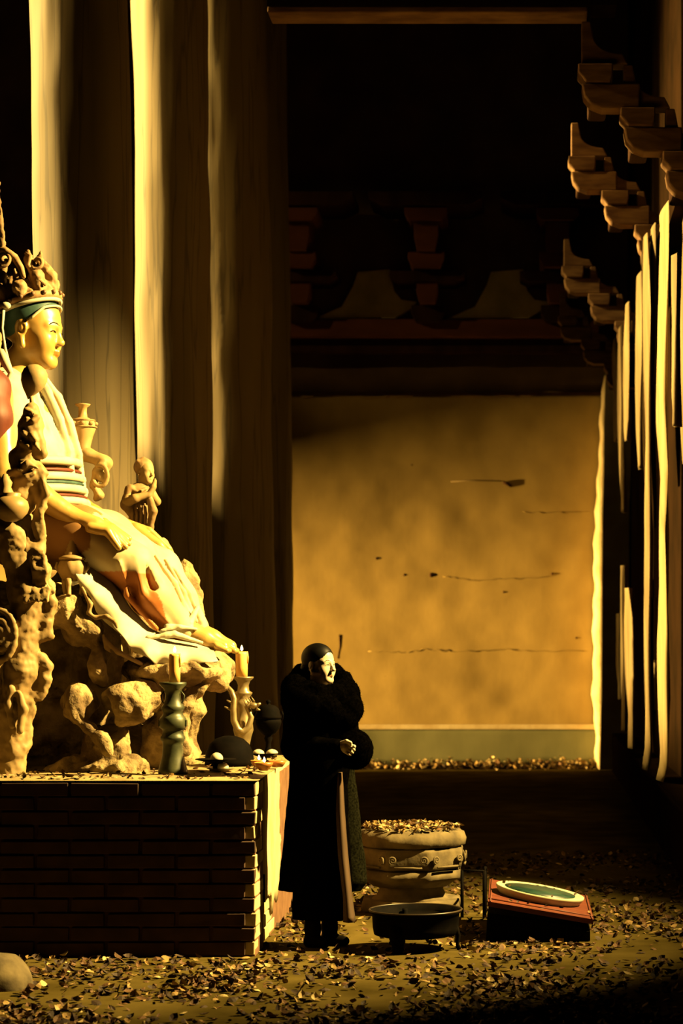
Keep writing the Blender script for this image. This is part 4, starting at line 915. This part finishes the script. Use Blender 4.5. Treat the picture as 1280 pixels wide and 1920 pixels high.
# fur collar
s = SDF(.007)
wp([(566, 1268, .10), (556, 1290, -.05), (562, 1310, -.14), (590, 1325, -.20), (622, 1330, -.20)], [22, 24, 25, 26, 26], .04)
wp([(566, 1268, .10), (590, 1262, .14), (622, 1262, .12), (642, 1276, .04), (652, 1300, -.02), (655, 1330, -.06), (650, 1350, -.10)], [20, 18, 15, 15, 21, 25, 22], .04)
wp([(562, 1310, -.10), (563, 1360, -.08), (590, 1380, -.12)], [26, 26, 24], .04); wp([(600, 1340, 0), (605, 1375, -.05)], [50, 44], .05)
wp([(585, 1290, -.13), (605, 1300, -.17), (632, 1298, -.12), (640, 1290, -.04)], [15, 15, 15, 14], .03)
V, Q = s.mesh(); 
fo = s.build('fur_collar', M_fur, wm, 1, [(.003, 30, (1, 1, 1)), (.002, 70, (1, 1, 1))])
def fur(o, n, ln, parent, name='fur_tufts', m=M_fur):
    me = o.data; nv = len(me.vertices); co = np.zeros(nv*3, dtype=np.float32); me.vertices.foreach_get('co', co); co = co.reshape(-1, 3)
    nr = np.zeros(nv*3, dtype=np.float32); me.vertices.foreach_get('normal', nr); nr = nr.reshape(-1, 3)
    ix = RNG.integers(0, nv, n); c = co[ix]; d = nr[ix]+.5*RNG.normal(size=(n, 3)); d[:, 2] -= .3; d /= np.linalg.norm(d, axis=1)[:, None]
    t = np.cross(d, RNG.normal(size=(n, 3))); t /= np.linalg.norm(t, axis=1)[:, None]+1e-6
    L_ = ln*RNG.uniform(.5, 1.2, (n, 1)); V = np.concatenate([c-t*.0016-d*.004, c+t*.0016-d*.004, c+d*L_]); Fs = np.stack([np.arange(n), np.arange(n)+n, np.arange(n)+2*n], 1)
    q = mk(name, V, Fs, m, parent, False); q['kind'] = 'stuff'; return q
fur(fo, 9000, .009, wm)
# boots
for i, (x, dy, tx) in enumerate(((587, -.03, 612), (616, .05, 646))):
    s = SDF(.006); wp([(x, 1700, dy), (x, 1740, dy), (x+1, 1760, dy-.01)], [15, 14.5, 13], .02)
    a = W_(x-3, 1768, dy-.01); c = W_(tx, 1770, dy-.05); a.z = .035; c.z = .028; s.rc(a, c, .036, .027, .02); a2 = W_(x-6, 1768, dy); a2.z = .03; s.rc(a2, a2+Vector((.03, 0, 0)), .03, .03, .02)
    s.build('boot', M_black, wm, 1)
# fur hat held in front
ht = empty('fur_hat', W_(676, 1402, -.20), 'round black fur hat held in the woman\'s hand', 'hat')
s = SDF(.006); s.el(W_(673, 1402, -.22), (32*UP, .095, 37*UP), .01); s.el(W_(658, 1404, -.24), (26*UP, .085, 30*UP), .02)
ho = s.build('crown_of_hat', M_fur, ht, 1, [(.002, 30, (1, 1, 1)), (.002, 70, (1, 1, 1))])
fur(ho, 3000, .007, ht)
# ================================================================== floor objects
# old stone column base
cb = Vector((P(771, 0, 13.25).x, 13.25, 0)); u = 13.25/F
sb = empty('stone_column_base', cb, 'broken octagonal carved stone column base covered with leaves, behind the iron brazier', 'column base')
def lay(name, prof, sq=.8, seed=0, n=96, amp=.007):
    b = MB(); b.lathe(prof, cb, n, sq=sq); V = np.array(b.v); d = V-np.array(cb); rr = np.linalg.norm(d[:, :2], axis=1)[:, None]+1e-6
    V[:, :2] += d[:, :2]/rr*(amp*fbm(V, 9, 3, seed))[:, None]; V[:, 2] += .5*amp*fbm(V, 7, 2, seed+3)*(rr[:, 0] > .01)
    return mk(name, [tuple(v) for v in V], b.f, M_stone, sb, True)
zs_ = lambda py: EYE-(py-HY)/F*(13.25-.2)
lay('top_slab', [(.29, zs_(1592)), (.335, zs_(1586)), (.342, zs_(1574)), (.325, zs_(1562)), (.29, zs_(1558)), (.2, zs_(1556)), (.001, zs_(1556))], .3, 1, amp=.010)
lay('carved_band', [(.30, zs_(1632)), (.335, zs_(1628)), (.342, zs_(1620)), (.342, zs_(1598)), (.335, zs_(1592)), (.001, zs_(1592))], .95, 2)
lay('lower_moulding', [(.24, zs_(1665)), (.29, zs_(1655)), (.33, zs_(1648)), (.325, zs_(1634)), (.001, zs_(1632))], .8, 3)
lay('neck', [(.26, zs_(1692)), (.22, zs_(1684)), (.20, zs_(1672)), (.23, zs_(1662)), (.001, zs_(1660))], .4, 4)
lay('foot', [(.30, 0.0), (.33, .03), (.32, .08), (.27, zs_(1690)), (.001, zs_(1688))], .9, 5)
for a0 in np.arange(8)*PI/4:
    b = MB()
    for sx in (-1, 1):
        pts = []
        for t in np.linspace(0, 1, 22):
            an = t*3.4*PI; rr = .005+.026*t; lx = sx*(.095-rr*math.cos(an)*.8); lz = (zs_(1610)+rr*math.sin(an)*.8)
            q = Matrix.Rotation(a0, 3, 'Z') @ Vector((.335, lx, 0)); pts.append(cb+q+Vector((0, 0, lz)))
        b.tube(pts, .0065, 6)
    q0 = Matrix.Rotation(a0, 3, 'Z') @ Vector((.332, -.085, 0)); q1 = Matrix.Rotation(a0, 3, 'Z') @ Vector((.332, .085, 0))
    b.tube([cb+q0+Vector((0, 0, zs_(1624))), cb+q1+Vector((0, 0, zs_(1624)))], .007, 6)
    b.build('scroll_carving', M_stone, sb, True)
# brazier
Yb = 11.55; bc = Vector((P(779, 0, Yb).x, Yb, 0)); ub = Yb/F; br = empty('iron_brazier', bc, 'round black iron brazier on three legs on the leafy floor', 'brazier')
zr_ = EYE-(1705-HY)/F*Yb
MB().lathe([(.19, .075), (.225, .085), (.232, .12), (.236, zr_-.02), (.250, zr_-.012), (.252, zr_), (.238, zr_), (.228, zr_-.03), (.2, zr_-.05), (.001, zr_-.055)], bc, 64).build('bowl', M_black, br, True)
MB().tube([bc+Vector((.249*math.cos(a), .249*math.sin(a), zr_)) for a in np.linspace(0, 2*PI, 65)], .0055, 8).build('rim', mat('worn_iron', (.03,.02,.01), (.06,.04,.02), .4), br, True)
for a, x in ((math.radians(245), 0), (math.radians(352), 1), (math.radians(110), 2)):
    d = Vector((math.cos(a), math.sin(a), 0)); r0 = .20
    rad = [.05, .042, .030, .038] if x == 0 else [.016, .012, .010, .013]
    MB().tube([bc+d*r0+Vector((0, 0, .14 if x == 0 else zr_-.02)), bc+d*(r0+.01 if x == 0 else .235)+Vector((0, 0, .08)), bc+d*(r0 if x == 0 else .23)+Vector((0, 0, .03)), bc+d*(r0+.005 if x == 0 else .24)], rad, 12).build('leg', M_black, br, True)
# wooden stand with tilted red board and dish
Yx = 11.85
bx = empty('wooden_crate', (P(1000, 0, Yx).x, Yx+.44, 0), 'low black wooden crate under the tilted red board', 'crate')
x0, x1 = P(910, 0, Yx).x, P(1106, 0, Yx).x; hb = EYE-(1738-HY)/F*Yx-.004
pl = [(x0, 0.004), (x1, 0.004), (x1, hb), (x0+.01, hb+.082)]
MB().prism(pl, Yx, Yx+.88).build('crate_body', M_black, bx, False, bevel=.006)
for xx in (x0+.01, x1-.03): MB().box((xx, Yx-.012, .004), (xx+.03, Yx-.001, hb-.02)).build('corner_batten', M_black, bx, False)
p00 = P(915, 1690, Yx-.05); p10 = P(1113, 1724, Yx-.05); p01 = P(918, 1648, Yx+.92); p11 = p01+(p10-p00)
n_ = (p10-p00).cross(p01-p00).normalized(); th = -.028
V = [p00, p10, p11, p01, p00+n_*th, p10+n_*th, p11+n_*th, p01+n_*th]
rb = empty('red_board', p00.lerp(p11, .5), 'tilted reddish wooden board resting on the black crate', 'board')
mk('panel', V, [(0, 1, 2, 3), (7, 6, 5, 4), (0, 4, 5, 1), (1, 5, 6, 2), (2, 6, 7, 3), (3, 7, 4, 0)], M_redwood, rb, False)
b = MB(); [b.tube([p00.lerp(p10, t)+n_*.003, p01.lerp(p11, t)+n_*.003], .004, 6) for t in (.02, .98)]; b.tube([p00.lerp(p01, .1)+n_*.003, p10.lerp(p11, .1)+n_*.003], .004, 6); b.build('edge_moulding', M_redwood, rb, True)
# oval dish lying on the board, raised at the back
ux = (p10-p00).normalized(); uy = n_.cross(ux).normalized(); Rm = Matrix((ux, uy, n_)).transposed()
ctr = p00.lerp(p11, .49)+n_*.040; 
foot_z = ctr-n_*.0
dd = empty('round_tray', ctr, 'cream rimmed round tray with a teal centre lying on the red board', 'tray')
Rt = Rm
MB().lathe([(.20, -.040), (.235, -.036), (.256, -.004), (.257, .008), (.250, .010), (.212, .004), (.001, .002)], ctr, 72, rot=Rt).build('rim', M_plate, dd, True)
MB().lathe([(.205, .0), (.205, .006), (.001, .0062)], ctr+n_*.001, 72, rot=Rt).build('centre', M_tealp, dd, True)
# thin stool frame behind
b = MB(); b.tube([P(868, 1632, 12.9), P(908, 1633, 12.9)], .006, 8); b.tube([P(908, 1633, 12.9), Vector((P(908, 0, 12.9).x, 12.9, 0))], .012, 8); b.tube([P(866, 1632, 12.9), Vector((P(866, 0, 12.9).x, 12.9, 0))], .010, 8)
b.tube([P(908, 1634, 12.9), P(908, 1634, 12.9)+Vector((0, .25, 0)), Vector((P(908, 0, 12.9).x, 13.15, 0))], .010, 8)
tag(b.build('bench_frame', M_black, None, True), 'thin black bench frame between the stone base and the crate', 'bench')
# pale boulder bottom left
s = SDF(.02); cbp = P(-5, 1850, 10.25); cbp.z = .03; s.el(cbp, (.17, .16, .14), .02); s.el(cbp+Vector((-.12, .03, 0)), (.16, .14, .12), .03)
tag(s.build('boulder', M_stone, None, 1, [(.010, 7, (1, 1, 1))]), 'smooth pale boulder on the floor at the bottom left corner', 'rock')
# ================================================================== fallen leaves
def leaf_geo(size, curl, wd):
    xs = (-1, -.5, 0, .5, 1); ws = (.0, .8, 1, .65, .0); V = []; 
    for x, w_ in zip(xs, ws):
        for y in (-1, 0, 1): V.append((x*size, y*w_*size*wd, curl*size*(x*x*.8+abs(y)*w_*.55)))
    Fs = [(i*3+j, (i+1)*3+j, (i+1)*3+j+1, i*3+j+1) for i in range(4) for j in range(2)]; return V, Fs
GEO = [leaf_geo(1, random.uniform(-.5, .9), random.uniform(.4, .7)) for _ in range(8)]
WTS = (.16, .36, .05, .43)
leaf_me = []
for gi, (V, Fs) in enumerate(GEO):
    for mi in range(4):
        me = bpy.data.meshes.new('fallen_leaf'); me.from_pydata(V, [], Fs); me.materials.append(M_leaf[mi]); leaf_me.append(me)
def rand_leaf(x, y, z, size, W=None):
    rot = Matrix.Rotation(random.uniform(0, 2*PI), 3, 'Z') @ Matrix.Rotation(random.gauss(0, .45), 3, 'X') @ Matrix.Rotation(random.gauss(0, .45), 3, 'Y')
    return (x, y, z+size*random.uniform(.15, .45), rot, size, random.randrange(8), random.choices(range(4), W or WTS)[0])
def litter(name, leaves, label):
    b = MB()
    for x, y, z, rot, size, gi, mi in leaves:
        V, Fs = GEO[gi]; b.add([rot @ (Vector(v)*size)+Vector((x, y, z)) for v in V], Fs, mi)
    o = b.build(name, None, None, False, mats=M_leaf); return tag(o, label, 'leaves', None, 'stuff')
def blocked(x, y):
    if x < altar_x(max(y, 11.25))+.01 and 11.22 < y < 13.85: return True
    if (x-bc.x)**2+(y-bc.y)**2 < .10**2: return True
    if (x-cb.x)**2+(y-cb.y)**2 < .33**2: return True
    if x0-.02 < x < x1+.02 and Yx-.03 < y < Yx+.95: return True
    for q_ in PIL:
        if (x-q_[0])**2+(y-q_[1])**2 < .42**2: return True
    if (x-W_(600, 0).x)**2/(.14**2)+(y-YP)**2/(.13**2) < 1: return True
    return False
fl = []
while len(fl) < 7600:
    y = 9.0+(17.0-9.0)*random.random()**1.35; x = random.uniform(-1020/F*y, 300/F*y)
    if blocked(x, y): continue
    dens = .55+.45*float(fbm(np.array([[x, y, 0.]]), 1.3, 2, 4)[0]*1.4)
    if random.random() > dens: continue
    fl.append(rand_leaf(x, y, 0, random.uniform(.014, .034)))
fl.sort(key=lambda q: -(q[4]/q[1]) if (-1000/F*q[1] < q[0] < 278/F*q[1] and 9.3 < q[1]) else 0)
for q in fl[:300]:
    o = bpy.data.objects.new('fallen_leaf', leaf_me[q[5]*4+q[6]]); COL.objects.link(o); o.location = q[:3]; o.rotation_euler = q[3].to_euler(); o.scale = (q[4],)*3
    pl_ = 'before the brick altar' if q[0] < -1.5 else 'near the woman and brazier' if q[0] < -.35 else 'before the crate at right'
    cn_ = ('ochre', 'brown', 'pale', 'dark')[q[6]]; tag(o, cn_+' dry leaf on the floor '+pl_, 'leaf', cn_+' leaves '+pl_)
litter('leaf_litter', fl[300:], 'litter of dry leaves covering the dirt floor')
litter('altar_leaf_litter', [rand_leaf(random.uniform(-4.3, -1.52), 11.28+2.4*random.random()**1.5, AZ+.008, random.uniform(.010, .022), (.35, .3, .2, .15)) for _ in range(900)], 'dry leaves scattered over the altar top')
LL = []
for _ in range(420):
    r = .31*math.sqrt(random.random()); a = random.uniform(0, 2*PI); LL.append(rand_leaf(cb.x+r*math.cos(a), cb.y+r*math.sin(a), zs_(1556)+.004, random.uniform(.014, .028), (.42, .22, .30, .06)))
litter('stone_leaf_litter', LL, 'dry leaves heaped on the octagonal stone column base')
LL = [rand_leaf(random.uniform(-3.4, .9), 28.9-abs(random.gauss(0, .16)), abs(random.gauss(0, .05)), random.uniform(.02, .05), (.35, .15, .45, .05)) for _ in range(1100)]
litter('wall_leaf_litter', LL, 'drift of leaves along the foot of the rear wall')
LL = []
for _ in range(10):
    t, v = random.random(), random.random()*.25; p = p00.lerp(p10, t).lerp(p01.lerp(p11, t), v); LL.append(rand_leaf(p.x, p.y, p.z, random.uniform(.012, .022)))
for _ in range(9):
    a = random.uniform(0, 2*PI); p = ctr+ux*.22*math.cos(a)+uy*.22*math.sin(a); LL.append(rand_leaf(p.x, p.y, p.z+.012, random.uniform(.012, .02)))
for i, q in enumerate(LL):
    o = bpy.data.objects.new('fallen_leaf', leaf_me[q[5]*4+q[6]]); COL.objects.link(o); o.location = q[:3]; o.rotation_euler = q[3].to_euler(); o.scale = (q[4],)*3
    tag(o, 'dry leaf lying on the tilted red board' if i < 10 else 'dry leaf lying on the oval teal tray', 'leaf', 'leaves on the red board' if i < 10 else 'leaves on the round tray')
